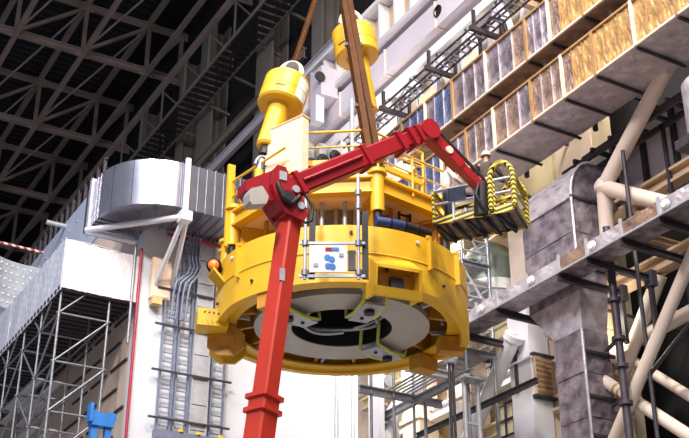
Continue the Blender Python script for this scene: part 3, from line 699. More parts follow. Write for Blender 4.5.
for u_, v_ in ((0,0),(.6,0),(1.25,0),(1.8,0),(LU,0),(LU,LV),(1.8,LV),(1.2,LV),(.6,LV),(0,LV)):
    MB().tube(bp(u_,v_,0), bp(u_,v_,1.12), .05, 8).build('stanchion','hazard' if u_ in (0,LU,1.8) else 'lightsteel',B)
arch = [bp(1.72+.34*(1-math.cos(q)), -.05, 1.05)+V(0,0,.5*math.sin(q)) for q in [PI*i/14 for i in range(15)]]
MB().path([bp(1.72,-.05,.1)]+arch+[bp(2.4,-.05,.1)], .085, 10).build('guard_hoop','hazard',B,'yellow and black padded guard hoop')
MB().path([p_+ey*(LV+.1) for p_ in [bp(1.72,-.05,.1)]+arch+[bp(2.4,-.05,.1)]], .085, 10).build('guard_hoop','hazard',B,'yellow and black padded guard hoop')
MB().tube(bp(1.1,0,1.07), bp(1.75,0,1.1), .1, 10).build('rail_pad','tan',B)
MB().prism([bp(.5,-.06,.62),bp(1.0,-.06,.62),bp(1.0,-.06,1.02),bp(.5,-.06,1.02)], (0,.05,0)).build('control_box','navy',B)
for k in range(5): MB().tube(bp(.1+.45*k,.1,-.06), bp(.3+.45*k,1.1,-.12), .06, 6).build('under_pipe','darksteel',B)

# people ---------------------------------------------------------------------
def skin_mesh(name, verts, edges, radii, m, parent, sub=1, root=0):
    o = ORG[parent.name]
    me = bpy.data.meshes.new(name); me.from_pydata([tuple(Vector(v)-o) for v in verts], edges, [])
    ob = bpy.data.objects.new(name, me); COL.objects.link(ob)
    md = ob.modifiers.new('skin','SKIN'); md.use_smooth_shade = True
    sv = me.skin_vertices[0].data if me.skin_vertices else None
    if sv is None:
        bpy.context.view_layer.objects.active = ob
        bmm = bmesh.new(); bmm.from_mesh(me); bmm.verts.layers.skin.verify(); bmm.to_mesh(me); bmm.free(); sv = me.skin_vertices[0].data
    for i, r_ in enumerate(radii):
        sv[i].radius = r_ if isinstance(r_, tuple) else (r_, r_); sv[i].use_root = (i == root)
    ss = ob.modifiers.new('sub','SUBSURF'); ss.levels = sub; ss.render_levels = sub
    dg = bpy.context.evaluated_depsgraph_get(); nm = bpy.data.meshes.new_from_object(ob.evaluated_get(dg))
    ob.modifiers.clear(); ob.data = nm; nm.name = name
    nm.materials.clear(); nm.materials.append(M[m]); ob.parent = parent; ORG[ob.name] = o
    return ob
def person(lb, base, facing, top, legs, hat, lean, armL, armR):
    """base: feet point; facing in degrees; arms: (elbow, wrist) in (side, forward, up) metres"""
    t = thing('person', lb, 'person', tuple(base))
    f = V(math.cos(math.radians(facing)), math.sin(math.radians(facing)), 0); s_ = V(f.y,-f.x,0)   # s_: the person's right
    def P(a, b, c): return Vector(base)+s_*a+f*(b+lean*max(0,c-.95))+V(0,0,c)
    vt = [P(0,0,.95), P(0,0,1.12), P(0,0,1.32), P(0,.0,1.46), P(0,.02,1.54)]; ed = [(0,1),(1,2),(2,3),(3,4)]
    rd = [(.15,.11),(.14,.10),(.16,.11),(.1,.08),.055]
    def chain(start, pts, rs):
        i = start
        for p_, r_ in zip(pts, rs): vt.append(p_); rd.append(r_); ed.append((i, len(vt)-1)); i = len(vt)-1
        return i
    chain(4, [P(0,.03,1.62), P(0,.04,1.70), P(0,.03,1.78)], [(.075,.085),(.08,.095),.06])
    wr = []
    for sg, arm in ((1,armR),(-1,armL)):
        i = chain(3, [P(sg*.19,0,1.43), P(*arm[0]), P(*arm[1])], [.06,.045,.033]); wr.append((i, arm, sg))
        chain(0, [P(sg*.10,0,.88), P(sg*.11,.03,.48), P(sg*.11,0,.09), P(sg*.12,.14,.04)], [.09,.06,.045,.04])
    for i, arm, sg in wr:
        e, w_ = P(*arm[0]), P(*arm[1]); dr = (w_-e).normalized(); sd = dr.cross(V(0,0,1)).normalized()
        pm = w_+dr*.08; k = chain(i, [pm], [(.038,.02)])
        for q in range(4): chain(k, [pm+dr*.05+sd*(q-1.5)*.021, pm+dr*(.085-.006*abs(q-1.5))+sd*(q-1.5)*.022+V(0,0,-.03)], [.009,.008])
        chain(i, [w_+dr*.04+sd*sg*.045, w_+dr*.075+sd*sg*.055+V(0,0,-.02)], [.011,.009])
    body = skin_mesh('body', vt, ed, rd, 'skin', t)
    hc = P(0,.04,1.70)
    mb = MB(); mb.lathe([(0,.028),(.014,.02),(.016,0)], hc+f*.095-V(0,0,.01), 8, axis=f); mb.build('nose','skin',body)
    for sg in (1,-1):
        MB().lathe([(0,.012),(.012,.006),(.014,0)], hc+f*.088+s_*sg*.032+V(0,0,.02), 8, axis=f).build('eye','dark',body)
        MB().lathe([(0,.02),(.02,.014),(.026,0)], hc+s_*sg*.085, 8, axis=s_*sg).build('ear','skin',body)
    MB().beam(hc+f*.09+s_*.025-V(0,0,.055), hc+f*.09-s_*.025-V(0,0,.055), .012, .01).build('mouth','redpipe',body)
    # clothing
    vt = [P(0,0,.92), P(0,0,1.12), P(0,0,1.34), P(0,0,1.46)]; ed = [(0,1),(1,2),(2,3)]; rd = [(.18,.14),(.17,.13),(.19,.14),(.11,.1)]
    for sg, arm in ((1,armR),(-1,armL)): chain(3, [P(sg*.2,0,1.43), P(*arm[0]), P(*arm[1])], [.085,.068,.05])
    skin_mesh('jacket', vt, ed, rd, top, t)
    vt = [P(0,0,.97), P(0,0,.9)]; ed = [(0,1)]; rd = [(.16,.125),(.16,.125)]
    for sg in (1,-1): chain(1, [P(sg*.10,0,.82), P(sg*.11,.03,.48), P(sg*.11,0,.12)], [.11,.085,.07])
    skin_mesh('trousers', vt, ed, rd, legs, t)
    for sg in (1,-1): MB().prism([P(sg*.11-.05,-.08,0),P(sg*.11+.05,-.08,0),P(sg*.11+.05,.19,0),P(sg*.11-.05,.19,0)], (0,0,.11)).build('boot','dark',t)
    if hat == 'helmet':
        MB().lathe([(0,.155),(.07,.14),(.115,.08),(.128,.01),(.15,0),(.15,-.012),(.12,-.012)], hc+V(0,0,.04), 20).build('helmet','helmet',t,'white safety helmet')
    else:
        MB().lathe([(0,.125),(.06,.11),(.1,.06),(.108,0),(.1,-.05),(.085,-.05)], hc+V(0,0,.03)-f*.015, 16).build('hair',hat,t)
    t.scale = (1.14,)*3
    return t
for u_, v_ in ((1.5,.45),(.25,.55)):
    MB().prism([bp(u_-.3,v_-.3,.08),bp(u_+.3,v_-.3,.08),bp(u_+.3,v_+.3,.08),bp(u_-.3,v_+.3,.08)], (0,0,.17)).build('step_box','darksteel',B)
fz = lambda u_, v_: bp(u_,v_,.25)
person('worker in dark brown jacket and white helmet, back turned, in the lift basket', fz(1.5,.45), 45, 'jacket', 'navy', 'helmet', .12, ((-.3,.12,1.18),(-.28,.38,1.12)), ((.33,.1,1.18),(.42,.3,1.05)))
person('dark haired worker in white top on the left of the lift basket', fz(.25,.55), -15, 'whitecloth', 'navy', 'hair', .08, ((-.3,.1,1.15),(-.15,.36,1.1)), ((.3,.12,1.15),(.15,.38,1.1)))

# ================================================================ RIGHT: ducts, walkways, frame
def foil_panel(w_, h_, amp, seed, nu=6, nv=6):
    r_ = random.Random(seed); g = [[(r_.random()-.5)*amp for _ in range(nv+1)] for _ in range(nu+1)]
    return MB().sheet(lambda u, v: (-abs(g[round(u*nu)][round(v*nv)]), u*w_, v*h_), nu, nv, (.03,0,0))
def foil_bottom(w_, dpt, amp, seed, nu=6, nv=5):
    r_ = random.Random(seed); g = [[(r_.random()-.5)*amp for _ in range(nv+1)] for _ in range(nu+1)]
    return MB().sheet(lambda u, v: (v*dpt, u*w_, -abs(g[round(u*nu)][round(v*nv)])), nu, nv, (0,0,.03))
def clad_duct(name, lb, z0, z1, xf, dpt, bays, mats, cat='duct'):
    t = thing(name, lb, cat, (xf, bays[0], z0), 'foil clad ducts along the facade')
    MB().box((xf+.04,bays[-1],z0+.04),(xf+dpt,bays[0],z1-.04)).build('duct_core','brownfoil',t)
    for i, (a, b) in enumerate(zip(bays, bays[1:])):
        m, pm = mats(i); wd = (a-b)
        ns = 3
        for q in range(ns):
            me = mesh_of(foil_panel(wd/ns-.03, z1-z0, .07, i*7+q), 'wrap_panel', m if (q+i) % 4 else pm)
            piece('wrap_panel', me, t, (xf,b+q*wd/ns+.015,z0))
            if q: MB().box((xf-.07,b+q*wd/ns-.016,z0),(xf-.02,b+q*wd/ns+.016,z1)).build('seam_tape','foil_light' if m != 'gold' else 'strapgold',t)
        me = mesh_of(foil_bottom(wd-.05, dpt, .05, i*3+1), 'bottom_panel', 'foil_mid' if name != 'upper_foil_duct' else 'brownfoil')
        piece('bottom_panel', me, t, (xf,b+.02,z0))
        MB().box((xf-.11,a-.06,z0-.02),(xf-.03,a+.06,z1+.05)).build('corner_strap','strapgold' if i % 2 else 'pinkwhite',t)
        MB().box((xf-.03,a-.045,z0-.12),(xf+dpt+.1,a+.045,z0-.05)).build('under_strap','darksteel',t)
    for z, zz in ((z0,.05),(z1,.05)): MB().box((xf-.1,bays[-1],z-.03),(xf-.02,bays[0],z+zz)).build('edge_trim','pinkwhite' if z == z0 else 'strapgold',t)
    return t
bl = [37.4,35.6,33.8,32.1,30.33,28.09,26.36,24.73,22.8,20.94,19.1,17.2]
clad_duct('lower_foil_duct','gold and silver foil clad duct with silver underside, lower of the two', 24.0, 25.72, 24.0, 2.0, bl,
    lambda i: (('bluefoil','foil') if i < 2 else ('foil','brownfoil') if i < 4 else ('brownfoil','foil') if i < 5 else ('brownfoil','gold') if i == 5 else ('gold','brownfoil') if i == 6 else ('gold','gold')))  # gold on the nearer bays paints the warm light falling there
bu = [38.4,36.6,34.8,32.85,30.61,28.12,26.79,25.0,23.2,21.4,19.5,17.5]
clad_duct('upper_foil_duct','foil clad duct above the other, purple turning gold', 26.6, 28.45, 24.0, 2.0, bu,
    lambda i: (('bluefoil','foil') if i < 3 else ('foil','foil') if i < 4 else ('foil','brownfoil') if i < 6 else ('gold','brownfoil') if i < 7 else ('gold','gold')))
for k, y in enumerate((36.0,31.5,27.5,24.0,20.0)):
    t = thing('duct_hanger', ['hanger frame of the foil ducts beside the jib','hanger frame of the foil ducts above the basket','hanger frame of the foil ducts at their middle','hanger frame of the foil ducts by the gold panels','hanger frame of the foil ducts at the right picture edge'][k], 'hanger', (26.3,y,23.8), 'duct hanger frames')
    MB().beam((26.3,y,24.0),(26.3,y,28.9),.14,.14).build('hanger_post','darksteel',t)
    MB().beam((24.2,y,26.15),(28.6 if y > 29.5 else 31,y,26.15),.14,.16).build('cross_arm','darksteel',t)

# vertical duct with elbow
t = thing('elbow_duct', 'silver wrapped vertical duct with rounded elbow at its top', 'duct', (25.6,29.1,0))
X0, X1, YA, YB = 25.05, 26.25, 27.75, 30.45
def crumple_box(lo, hi, seed, m, nm, amp=.05):
    r_ = random.Random(seed); N = 6
    def face(fn, nrm):
        g = [[r_.random()*amp for _ in range(N+1)] for _ in range(N+1)]
        return MB().sheet(lambda u, v: Vector(fn(u, v))+Vector(nrm)*g[round(u*N)][round(v*N)], N, N, tuple(-Vector(nrm)*.05))
    (a, b, c), (d_, e, f) = lo, hi
    o = face(lambda u, v: (a,b+u*(e-b),c+v*(f-c)), (-1,0,0)).build(nm,m,t)
    face(lambda u, v: (a+u*(d_-a),b,c+v*(f-c)), (0,-1,0)).build(nm,'foil' if m == 'foil' else m,t)
    MB().box((a+.06,b+.06,c),(d_,e,f)).build('duct_core','foil',t)
for k in range(2): crumple_box((X0,YA,18.5+k*1.3), (X1,YB,19.76+k*1.3), k, 'foil', 'wrap_panel')
# elbow: quarter bend towards the facade (+x)
RE = 1.15; pts = [(X0+RE-RE*math.cos(q), 21.1+RE*1.4*math.sin(q)) for q in [PI/2*i/8 for i in range(9)]]
rr = random.Random(5)
MB().prism([(X1+.6,YA,21.06),(X0+.02,YA,21.06)]+[(p_[0]+.02,YA,p_[1]-.02) for p_ in pts]+[(X1+.6,YA,pts[-1][1]-.02)], (0,YB-YA,0)).build('elbow','foil',t)
for k, (p_, q_) in enumerate(zip(pts, pts[1:])):
    g_ = [rr.random()*.06 for _ in range(9)]
    MB().sheet(lambda u, v: (p_[0]+(q_[0]-p_[0])*v-g_[round(u*8)]*.7, YA+u*(YB-YA), p_[1]+(q_[1]-p_[1])*v+g_[round(u*8)]), 8, 2, (.04,0,-.04)).build('elbow_wrap','foil_mid',t)
MB().box((X1+.6,YA,21.06),(27.15,YB,22.5)).build('branch_duct','foil',t)
MB().path([(X0-.03,YA-.03,18.4),(X0-.03,YA-.03,21.0)]+[(p_[0]-.03,YA-.03,p_[1]) for p_ in pts], .055, 8).build('edge_bead','foil_light',t)
for z in (18.45,21.05): 
    MB().box((X0-.08,YA-.08,z),(X1+.05,YA-.0,z+.1)).build('band','darksteel',t)
    MB().box((X0-.08,YA-.08,z),(X0,YB+.05,z+.1)).build('band','foil_light',t)
# tapered transition under the walkway
NZ = 17.5; NB = 16.25; xa, xb, ya, yb = 25.05,26.15,27.85,29.25
def lofted(q0, q1, m, nm): MB().add(q0+q1, [(0,1,5,4),(1,2,6,5),(2,3,7,6),(3,0,4,7),(3,2,1,0),(4,5,6,7)]).build(nm,m,t)
lofted([V(X0,YA,18.5),V(X1,YA,18.5),V(X1,YB,18.5),V(X0,YB,18.5)],[V(X0,YA,NZ+.1),V(X1,YA,NZ+.1),V(X1,YB,NZ+.1),V(X0,YB,NZ+.1)],'foil','neck')
lofted([V(X0,YA,NZ+.1),V(X1,YA,NZ+.1),V(X1,YB,NZ+.1),V(X0,YB,NZ+.1)],[V(xa,ya,NB),V(xb,ya,NB),V(xb,yb,NB),V(xa,yb,NB)],'foil_light','taper')
for k in range(11): crumple_box((xa,ya,NB-1.5*(k+1)+.03), (xb,yb,NB-1.5*k), 20+k, 'foil', 'wrap_panel')
MB().tube((xa-.03,ya-.03,0),(xa-.03,ya-.03,NB),.06,8).build('edge_bead','foil_light',t)
for z in (15.4,13.9,12.6): MB().box((xa-.02,ya-.12,z),(xb+.15,ya-.02,z+.1)).build('band','darksteel',t)

# lower silver walkway tray with brackets
t = thing('foil_tray', 'long silver wrapped cable tray on dark brackets crossing the vertical duct', 'cable tray', (24,27,17.85))
yb_ = [36.6,34.9,33.3,32.1,30.87,29.2,27.47,26.08,24.45,22.8,21.2,19.6,18.0]
for i, (a, b) in enumerate(zip(yb_, yb_[1:])):
    piece('front_wrap', mesh_of(foil_panel(a-b-.03,.5,.05,i+40,10,4),'front_wrap','brownfoil' if i in (6,8,10) else 'foil_light'), t, (24,b,17.87))
    piece('bottom_wrap', mesh_of(foil_bottom(a-b-.03,.9,.04,i+60),'bottom_wrap','foil_light' if 3 < i < 6 else 'foil'), t, (24,b,17.87))
    MB().box((23.95,a-.05,17.8),(24.02,a+.05,18.5)).build('clip','lightsteel',t)
    if i % 2: MB().lathe([(0,.1),(.12,.1),(.16,.02),(.16,0)], (23.93,a-.35,18.1), 12, axis=(-1,0,0)).build('end_cap','helmet',t)
MB().box((24.03,18,17.9),(24.9,36.6,18.35)).build('tray_core','foil',t)
MB().beam((23.93,18,17.86),(23.93,36.6,17.86),.06,.06).build('lower_edge','lightsteel',t)
bn = ['right of the picture edge','nearest the right picture edge','right of the dark pole','left of the dark pole','beneath the vertical duct','left of the vertical duct','beside the stair tower','behind the ring edge']
for k, y in enumerate((21.2,22.8,24.45,26.08,27.47,30.87,33.3,34.9)):
    s2 = thing('tray_bracket', 'dark steel bracket arm under the foil tray, '+bn[k], 'bracket', (25.5,y,17.7), 'tray brackets')
    x_end = 26.6 if k not in (5,) else 26.9
    MB().ibeam((23.9,y,17.7),(x_end,y,17.7),.16,.24,.04).build('arm','darksteel',s2)
    MB().box((x_end-.1,y-.18,17.4),(x_end+.15,y+.18,17.95)).build('end_plate','darksteel',s2)
    MB().beam((x_end,y,17.6),(x_end,y,15.9),.14,.14).build('drop_leg','darksteel',s2)

# pale tubular braces on the right
def brace(lb, segs, r=.24, m='pinkwhite', node=None):
    t = thing('tubular_brace', lb, 'brace', tuple(segs[0][0]), 'pale tubular braces')
    for a, b in segs: MB().tube(a, b, r, 18).build('tube',m,t)
    if node is not None: MB().lathe([(0,-.34),(.2,-.3),(.34,-.1),(.34,.1),(.2,.3),(0,.34)], node, 18).build('joint',m,t)
    return t
ND = V(26.0,27.1,21.41)
brace('pale Y shaped tube brace right of the silver elbow', [(ND,V(26.0,23.48,24.3)),(ND,V(26.0,24.63,19.71)),(ND,V(26.3,27.5,19.6)),(V(26,24.63,19.71),V(26,22.3,18.1))], .27, node=ND)
brace('long pale tube brace rising to the right picture edge', [(V(25.5,27.6,12.2),V(25.5,23.0,17.25))], .2)
t = brace('pale tube brace with lattice sleeve falling to the bottom right corner', [(V(25.9,28.3,14.9),V(25.9,23.2,10.76))], .2)
dv = (V(25.9,23.2,10.76)-V(25.9,28.3,14.9)).normalized()
for k in range(5):
    c_ = V(25.9,27.4,14.17)+dv*.26*k; MB().lathe([(.19,-.05),(.215,-.05),(.215,.05),(.19,.05)], c_, 16, axis=dv).build('sleeve_band','strapgold',t)
brace('pale tube brace rising behind the dark pole to the right edge', [(V(27.4,29.4,16.2),V(27.4,24.2,16.45))], .24)
brace('pale tube brace crossing low behind the long one', [(V(27.4,28.9,16.3),V(27.4,23.6,11.9))], .17)
brace('short pale strut beneath the foil tray', [(V(27.2,28.5,15.2),V(27.2,26.2,18.0))], .25)
for z, lb, x in ((18.4,'beige beam under the foil tray at right',27.3),(21.2,'beige beam below the white wall panels at right',27.3)):
    tag(MB().ibeam((x,18,z),(x,28.7,z),.5,.55,.1).build('floor_beam','beige'), lb, 'beam')
for k in range(6):
    y = 21+k*1.5
    tag(MB().ibeam((27.3,y,20.85),(30.9,y,20.85),.25,.3,.05).build('cross_beam','beige'), 'short beige cross beam above the dark gap, '+ORD[k]+' from the right edge', 'beam', 'beige cross beams')
t = thing('wall_cabinets', 'row of white wall panels with dark frames behind the Y brace', 'panels', (27.4,25,21.5))
for k in range(6):
    y = 20.5+k*1.5
    MB().box((27.6,y+.08,21.55),(27.75,y+1.42,24.0)).build('panel','white' if k % 2 else 'lav',t)
    MB().box((27.4,y-.08,21.4),(27.7,y+.08,24.2)).build('frame_post','darksteel',t)
for z in (21.45,24.1): MB().box((27.42,20.4,z),(27.7,29.6,z+.16)).build('frame_rail','darksteel',t)
t = thing('dark_gantry', 'dark steel grid under the gold duct beside the Y brace', 'gantry', (26.6,26,23.2))
for k in range(7): MB().beam((26.2,23+k*.95,23.3),(27.38,23+k*.95,23.3),.12,.16).build('joist','darksteel',t)
for x in (26.35,27.1): MB().beam((x,20,23.15),(x,29.5,23.15),.12,.2).build('runner','darksteel',t)
for y in (23.2,25.1,27.2,29): MB().beam((27.1,y,20),(27.1,y,23.2),.12,.12).build('drop_post','darksteel',t)
tag(MB().lathe([(0,0),(.5,.02),(.62,.15),(.62,1.8),(.5,1.95),(0,2)], (24.6,21.0,19.9), 24).build('wrapped_drum','foil_light'), 'white wrapped drum at the right picture edge', 'drum')
MB_ = MB().box((23.95,20.2,19.6),(25.3,21.8,19.9)); tag(MB_.build('drum_shelf','darksteel'), 'dark shelf carrying the wrapped drum', 'shelf')
t = thing('dark_pole', 'dark vertical pole with clamps in front of the tubes', 'pole', (24.98,26.0,0))
MB().tube((25.0,26.15,0),(25.0,26.15,19.2),.13,12).build('pole','darksteel',t)
for z in (13.2,14.4,15.3,16.6): MB().lathe([(.13,-.06),(.22,-.06),(.22,.06),(.13,.06)], (25.0,26.15,z), 14).build('clamp','darksteel',t)
for z in (15.3,13.4): MB().beam((25.0,26.15,z),(25.9,27.7,z+.3),.1,.1).build('side_arm','darksteel',t)
MB().tube((25.6,25.6,0),(25.6,25.6,22),.07,8).build('pole','darksteel',t)
tag(MB().tube((26.4,29.3,12.9),(26.4,20,17.9),.07,8).build('guy_bar','darksteel'), 'thin dark bar slanting behind the tubes', 'bar')

# main steel frame: columns
def box_column(lb, x, y, w_, d_, z1, m='pinkwhite', plate=None):
    t = thing('box_column', lb, 'column', (x,y,0), 'pale box columns')
    MB().box((x,y,0),(x+.12,y+d_,z1)).build('face_plate',m,t)
    MB().box((x+.12,y,0),(x+w_,y+.12,z1)).build('face_plate',m,t)
    MB().box((x+.12,y+.12,0),(x+w_,y+d_,z1)).build('core',m,t)
    z = 1.5
    while z < z1: MB().box((x-.1,y-.1,z),(x+w_,y+d_+.1,z+.08)).build('collar_plate',m,t); z += 3.1
    return t
c1 = box_column('pale column with mesh plate left of the silver vertical duct', 26.6,32.5,.9,1.2,19.0,'white')
mp = MB().box((26.7,32.38,15.6),(27.5,32.5,17.1)).build('mesh_plate','pinkwhite',c1)
for k in range(7): MB().box((26.75,32.33,15.68+k*.2),(27.45,32.38,15.78+k*.2)).build('mesh_bar','strapgold',mp)
for z in (15.5,17.1): MB().box((26.6,32.3,z),(27.6,32.5,z+.1)).build('mesh_edge','darksteel',mp)
box_column('pale column above the foil tray left of the silver elbow', 27.0,32.6,1.0,1.2,24.0)
box_column('cream column hidden half behind the silver vertical duct', 27.2,28.9,.7,1.0,22.0,'beige')
box_column('pale column far behind the stair tower', 27.0,40.5,.95,1.3,30.2)
box_column('pale column behind the ring edge', 27.0,36.8,.9,1.1,30.0)
for lb, a, b, r_, m in (('white diagonal tube falling left from the mesh plate column',V(26.3,32.9,18.0),V(26.3,38.8,12.2),.3,'white'),
                     ('pale diagonal tube running right from the mesh plate column',V(27.0,31.6,17.9),V(27.0,28.0,15.6),.3,'pinkwhite'),
                     ('yellowish diagonal tube behind the stair tower',V(28.28,33,19.6),V(28.28,40.2,14.5),.22,'creamwall'),
                     ('yellowish diagonal tube rising behind the ring edge',V(28.28,40.6,16),V(28.28,47,22),.22,'creamwall'),
                     ('pale diagonal tube behind the basket',V(28.28,37,22.6),V(28.28,42,26),.22,'pinkwhite')):
    tt = thing('diagonal_tube', lb, 'brace', tuple(a)); MB().tube(a, b, r_, 16).build('tube',m,tt)
    MB().tube(a, a.lerp(b,.03), r_*1.3, 16).build('end_sleeve',m,tt)
for k, (z, m, y0, y1) in enumerate(((13.6,'beige',30,46),(15.4,'creamwall',32,46),(17.2,'white',33,46),(19.2,'creamwall',33,46),(21.4,'white',36.8,46),(23.6,'beige',33.8,48),(29.5,'white',32,50),(31.6,'pinkwhite',31,50))):
    tag(MB().ibeam((27.7,y0,z),(27.7,y1,z),.5,.55,.09).build('facade_beam',m), 'horizontal facade beam in the back framework, '+ORD[k]+' tier from the bottom', 'beam', 'facade beams')

# upper white girders
t = thing('plate_girder', 'white ribbed plate girder behind the right jack', 'girder', (27,40,37))
MB().box((26.4,24,36.9),(27.6,52,37.15)).build('bottom_flange','lav',t)
MB().box((26.4,24,39.5),(27.6,52,39.75)).build('top_flange','white',t)
MB().box((27.1,24,37.15),(27.25,52,39.5)).build('web','beige',t)
st = mesh_of(MB().box((-.6,-.07,0),(0,.07,2.35)), 'stiffener', 'white'); st2 = mesh_of(MB().box((-.6,-.07,0),(0,.07,2.35)), 'stiffener', 'beige')
for i in range(19): piece('stiffener', st if i > 8 else st2, t, (27.1,25+i*1.45,37.15))
t = thing('box_girder', 'smooth lavender white box girder with round hole', 'girder', (27,40,34))
MB().box((26.6,24,35.0),(27.8,50,36.4)).build('body','lav',t)
for y in (28.5,33.0,37.5,42.0,46.5): MB().box((26.55,y,34.95),(27.8,y+.1,36.45)).build('joint_plate','pinkwhite',t)
MB().lathe([(0,.0),(.24,.0),(.24,.06),(.3,.06),(.3,0)], (26.58,37.3,35.75), 20, axis=(-1,0,0)).build('hole_rim','dark',t)
t = thing('lattice_girder', 'white lattice girder with openings under the box girder', 'girder', (27,40,31))
MB().box((26.8,29,33.9),(27.5,50,34.4)).build('top_chord','white',t)
MB().box((26.8,29,30.2),(27.5,50,30.7)).build('bottom_chord','white',t)
for i in range(9):
    y = 30+i*2.3
    MB().beam((27.1,y,30.6),(27.1,y+1.15,34.0),.26,.3,(1,0,0)).build('diagonal','white',t)
    MB().beam((27.1,y+1.15,34.0),(27.1,y+2.3,30.6),.26,.3,(1,0,0)).build('diagonal','lav',t)
    MB().prism([(26.95,y-.6,30.7),(26.95,y+.6,30.7),(26.95,y,31.7)], (.1,0,0)).build('gusset','white',t)
for k, (y, z) in enumerate(((27.2,32.6),(29.0,33.4),(31.0,32.2))):
    tag(MB().ibeam((24.6,y,z),(28.5 if y > 29.5 else 30.9,y,z),.3,.6,.08).build('roof_joist','beige'), ['brownish cross beam at the top picture edge','brownish cross beam above the gold end of the upper duct','brownish cross beam above the purple foil panels'][k], 'beam', 'brownish cross beams')
t = thing('girder_bracket', 'white box bracket at the left end of the girders', 'bracket', (26.5,46,36.5))
MB().box((25.6,46.8,36.2),(26.6,48.0,38.0)).build('block','lav',t)
MB().box((25.4,47.0,34.6),(25.9,47.6,36.2)).build('leg','lav',t)
MB().tube((25.5,46.7,37.2),(25.5,46.8,37.2),.3,14).build('end_disc','darksteel',t)
for k, (y, z, m, lb) in enumerate(((33.2,32.0,'dark','dark pipe loop in the lattice girder opening, nearest the gold foil'),(36.4,31.8,'bluegrey','blue grey pipe loop in the lattice girder opening'),(39.8,32.2,'steel','grey pipe loop in the lattice girder, nearest the right jack'))):
    tag(MB().path([(26.87,y-.9,30.6),(26.6,y-.85,31.0),(26.45,y-.8,z),(26.45,y,z+.7),(26.45,y+.9,z+.4),(26.6,y+1.1,31.0),(26.87,y+1.1,30.6)], .09, 8).build('pipe_loop',m), lb, 'pipe', 'pipe loops')
for k, (y, m) in enumerate(((34.8,'cream'),(38.2,'creamwall'),(41.4,'white'))):
    t = thing('wall_box', ['cream equipment box in the lattice girder, nearest the gold foil','warm white equipment box in the middle of the lattice girder','white equipment box in the lattice girder, nearest the right jack'][k], 'box', (26.4,y,30.7), 'equipment boxes on the lattice girder')
    MB().box((26.3,y-.5,30.3),(26.81,y+.5,31.6)).build('box_body',m,t); MB().box((26.25,y-.42,30.4),(26.3,y+.42,31.5)).build('box_door',m,t)
# lattice cable ladder with brackets
t = thing('cable_ladder', 'dark cable ladder running above the foil ducts', 'cable ladder', (24.5,34,30.2))
for x in (24.2,24.75):
    for z in (30.0,30.4): MB().beam((x,26.5,z),(x,42,z),.07,.07).build('rail','darksteel',t)
rg = mesh_of(MB().box((-.3,-.03,-.03),(.27,.03,.03)), 'rung', 'bluegrey')
for i in range(38): piece('rung', rg, t, (24.5,26.8+i*.4,30.0))
for i in range(19): MB().beam((24.2,26.8+i*.8,30.0),(24.2,27.2+i*.8,30.4),.05,.05).build('lacing','bluegrey',t)
for k, y in enumerate((37.8,34.2,31.0,28.2)):
    s2 = thing('ladder_bracket', 'dark U bracket holding the upper cable ladder, '+['farthest left','by the right jack','above the purple foil','at the top picture edge'][k], 'bracket', (24.5,y,29.7), 'upper ladder brackets')
    MB().beam((23.6,y,29.75),(26.9,y,29.75),.16,.2).build('arm','darksteel',s2)
    for x in (23.8,25.15): MB().beam((x,y,29.75),(x,y,30.65),.12,.12).build('upright','darksteel',s2)
    MB().beam((26.8,y,29.75),(26.8,y,28.4),.25,.25).build('leg','darksteel',s2)
for k, (x, y, z0, z1) in enumerate(((24.3,39.4,27,30.6),(23.6,40.2,26.0,31.5),(22.9,40.3,24,28.5))):
    tag(MB().tube((x,y,0),(x,y,z1),.1,10).build('scaffold_pole','lightsteel'), 'upright grey scaffold pole beside the right jack, '+['rightmost','middle','leftmost'][k]+' of three', 'pole', 'scaffold poles by the jack')

# stair / scaffold tower right of the ring
t = thing('stair_tower', 'grey steel scaffold tower with stairs between ring and column', 'scaffold', (25.6,35.5,0))
TX = (24.55,25.8); TY = (33.6,36.4)
for x in TX:
    for y in TY: MB().tube((x,y,0),(x,y,22.3),.07,8).build('standard','steel',t)
for z in (17.3,19.0,20.9):
    for k in range(6): MB().box((24.5,33.5+k*.5,z),(25.85,33.96+k*.5,z+.06)).build('platform_board','steel',t)
    for y in TY: 
        MB().beam((24.5,y,z-.08),(25.9,y,z-.08),.08,.14).build('platform_beam','steel',t)
        for dz in (.5,1.0): MB().tube((24.55,y,z+dz),(25.8,y,z+dz),.04,6).build('guard_rail','lightsteel',t)
    for x in TX:
        for dz in (.5,1.0): MB().tube((x,33.6,z+dz),(x,36.4,z+dz),.045,6).build('guard_rail','lightsteel',t)
    MB().tube((24.55,33.6,z),(24.55,36.4,z+1.7),.045,6).build('diagonal_brace','lightsteel',t)
    MB().tube((24.55,33.6,z+1.7),(25.8,33.6,z),.045,6).build('diagonal_brace','lightsteel',t)
t = thing('access_platform', 'grey steel access platform below the right edge of the ring', 'platform', (23.8,35,16.2))
MB().ibeam((21.9,36.8,16.3),(25.6,36.8,16.3),.2,.3,.05).build('beam','steel',t)
MB().ibeam((22.4,34.4,16.5),(24.3,34.4,16.5),.2,.3,.05).build('beam','lightsteel',t)
MB().ibeam((24.3,33,16.2),(24.3,39.5,16.2),.2,.3,.05).build('beam','steel',t)
MB().ibeam((25.2,30.5,15.3),(25.2,38,15.3),.15,.2,.04).build('beam','darksteel',t)
for x, y in ((22.4,36.8),(23.4,36.8),(24.3,36.8),(24.3,34.4)): MB().tube((x,y,0),(x,y,17.5),.06,8).build('post','steel',t)
for k in range(6): MB().beam((23.2+k*.2,34.4,16.55),(23.2+k*.2,36.8,16.5),.08,.05).build('grating_bar','steel',t)
t = thing('wrapped_post', 'pointed pale blue wrapped post under the ring right side', 'post', (23.9,34,0))
MB().lathe([(0,18.3),(.05,18.28),(.2,17.3),(.27,16.6),(.2,16.45),(0,16.45)], (23.55,33.2,0), 14).build('wrapped_cover','bluewall',t)
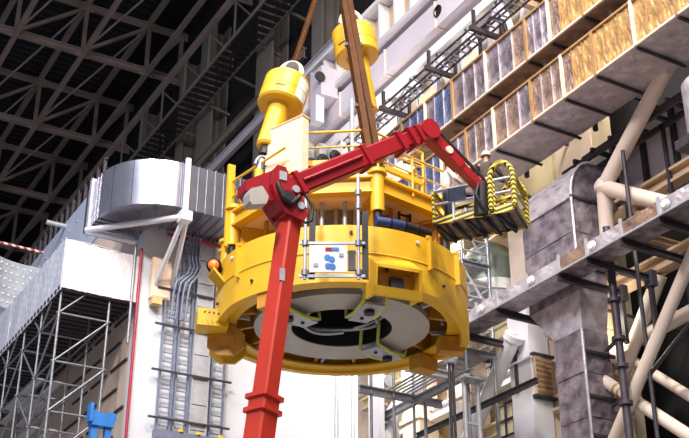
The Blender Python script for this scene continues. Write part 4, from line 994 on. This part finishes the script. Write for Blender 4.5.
for s_ in (-.08,.08): MB().tube((23.55+s_,33.2,0),(23.55+s_,33.2,16.6),.05,8).build('leg','darksteel',t)
t = thing('steel_trestle', 'pale steel trestle with two legs and top plate at the bottom', 'trestle', (24.5,33.6,0))
MB().box((24.0,33.0,16.0),(24.95,33.6,16.12)).build('top_plate','lightsteel',t)
for x in (24.15,24.75): MB().tube((x,33.3,0),(x,33.3,16),.09,10).build('leg','lightsteel',t)
for z in (12.8,14.4): MB().beam((24.15,33.3,z),(24.75,33.3,z),.08,.08).build('rung','lightsteel',t)
t = thing('white_stand', 'white branching steel stand below the yellow ring', 'stand', (24.2,39,0))
MB().box((23.85,38.6,0),(24.1,39.4,18.1)).build('edge_post','white',t)
for k in range(6): MB().box((24.1,38.7,13.6+k*.75),(24.35,39.3,13.68+k*.75)).build('rib','lightsteel',t)
MB().path([(24.2,39,13),(24.5,39,15.0),(24.7,39,16.3),(25.3,39,17.2),(26.2,39,18.0)], .32, 14).build('arm','white',t)
MB().path([(24.6,39,16.2),(24.75,39,15.3),(25.3,39,14.6),(26.2,39,14.0)], .28, 14).build('arm','white',t)
MB().tube((24.35,38.6,17.6),(24.35,39.4,17.6),.25,14).build('boss','lightsteel',t)
t = thing('vessel', 'grey green domed vessel end under the lift basket', 'vessel', (27.6,35,20))
MB().lathe([(0,2.0),(.4,1.95),(.9,1.6),(1.2,1.0),(1.28,.3),(1.28,0),(0,0)], (27.15,35.25,20.9), 32).build('dome','hood',t)
MB().lathe([(1.27,-.0),(1.27,-.45),(1.2,-.45)], (27.15,35.25,20.9), 32).build('rim_band','helmet',t)
MB().lathe([(1.2,-.45),(1.2,-1.42),(0,-1.42)], (27.15,35.25,20.9), 32).build('vessel_wall','lightsteel',t)
tag(MB().path([(26.7,32.0,23.5),(26.7,32.3,21.6),(26.6,32.2,20.0),(26.4,31.6,19.2),(26.0,30.9,18.9)], .12, 10).build('curved_pipe','green'), 'grey green pipe curving down past the pale column', 'pipe')
for k, (x, y, z) in enumerate(((26.9,31.9,20.9),(26.9,34.5,14.6))):
    tt = thing('wall_lattice_box', ['small dark framed opening beside the silver elbow','small dark framed box low beside the trestle'][k], 'frame', (x,y,z))
    MB().box((x,y-.5,z),(x+.12,y+.5,z+1.3)).build('panel','creamwall',tt)
    for q in (-.5,0,.5): MB().box((x-.06,y+q-.04,z),(x,y+q+.04,z+1.3)).build('bar','darksteel',tt)
    for q in (0,.6,1.25): MB().box((x-.06,y-.54,z+q),(x,y+.54,z+q+.08)).build('bar','darksteel',tt)
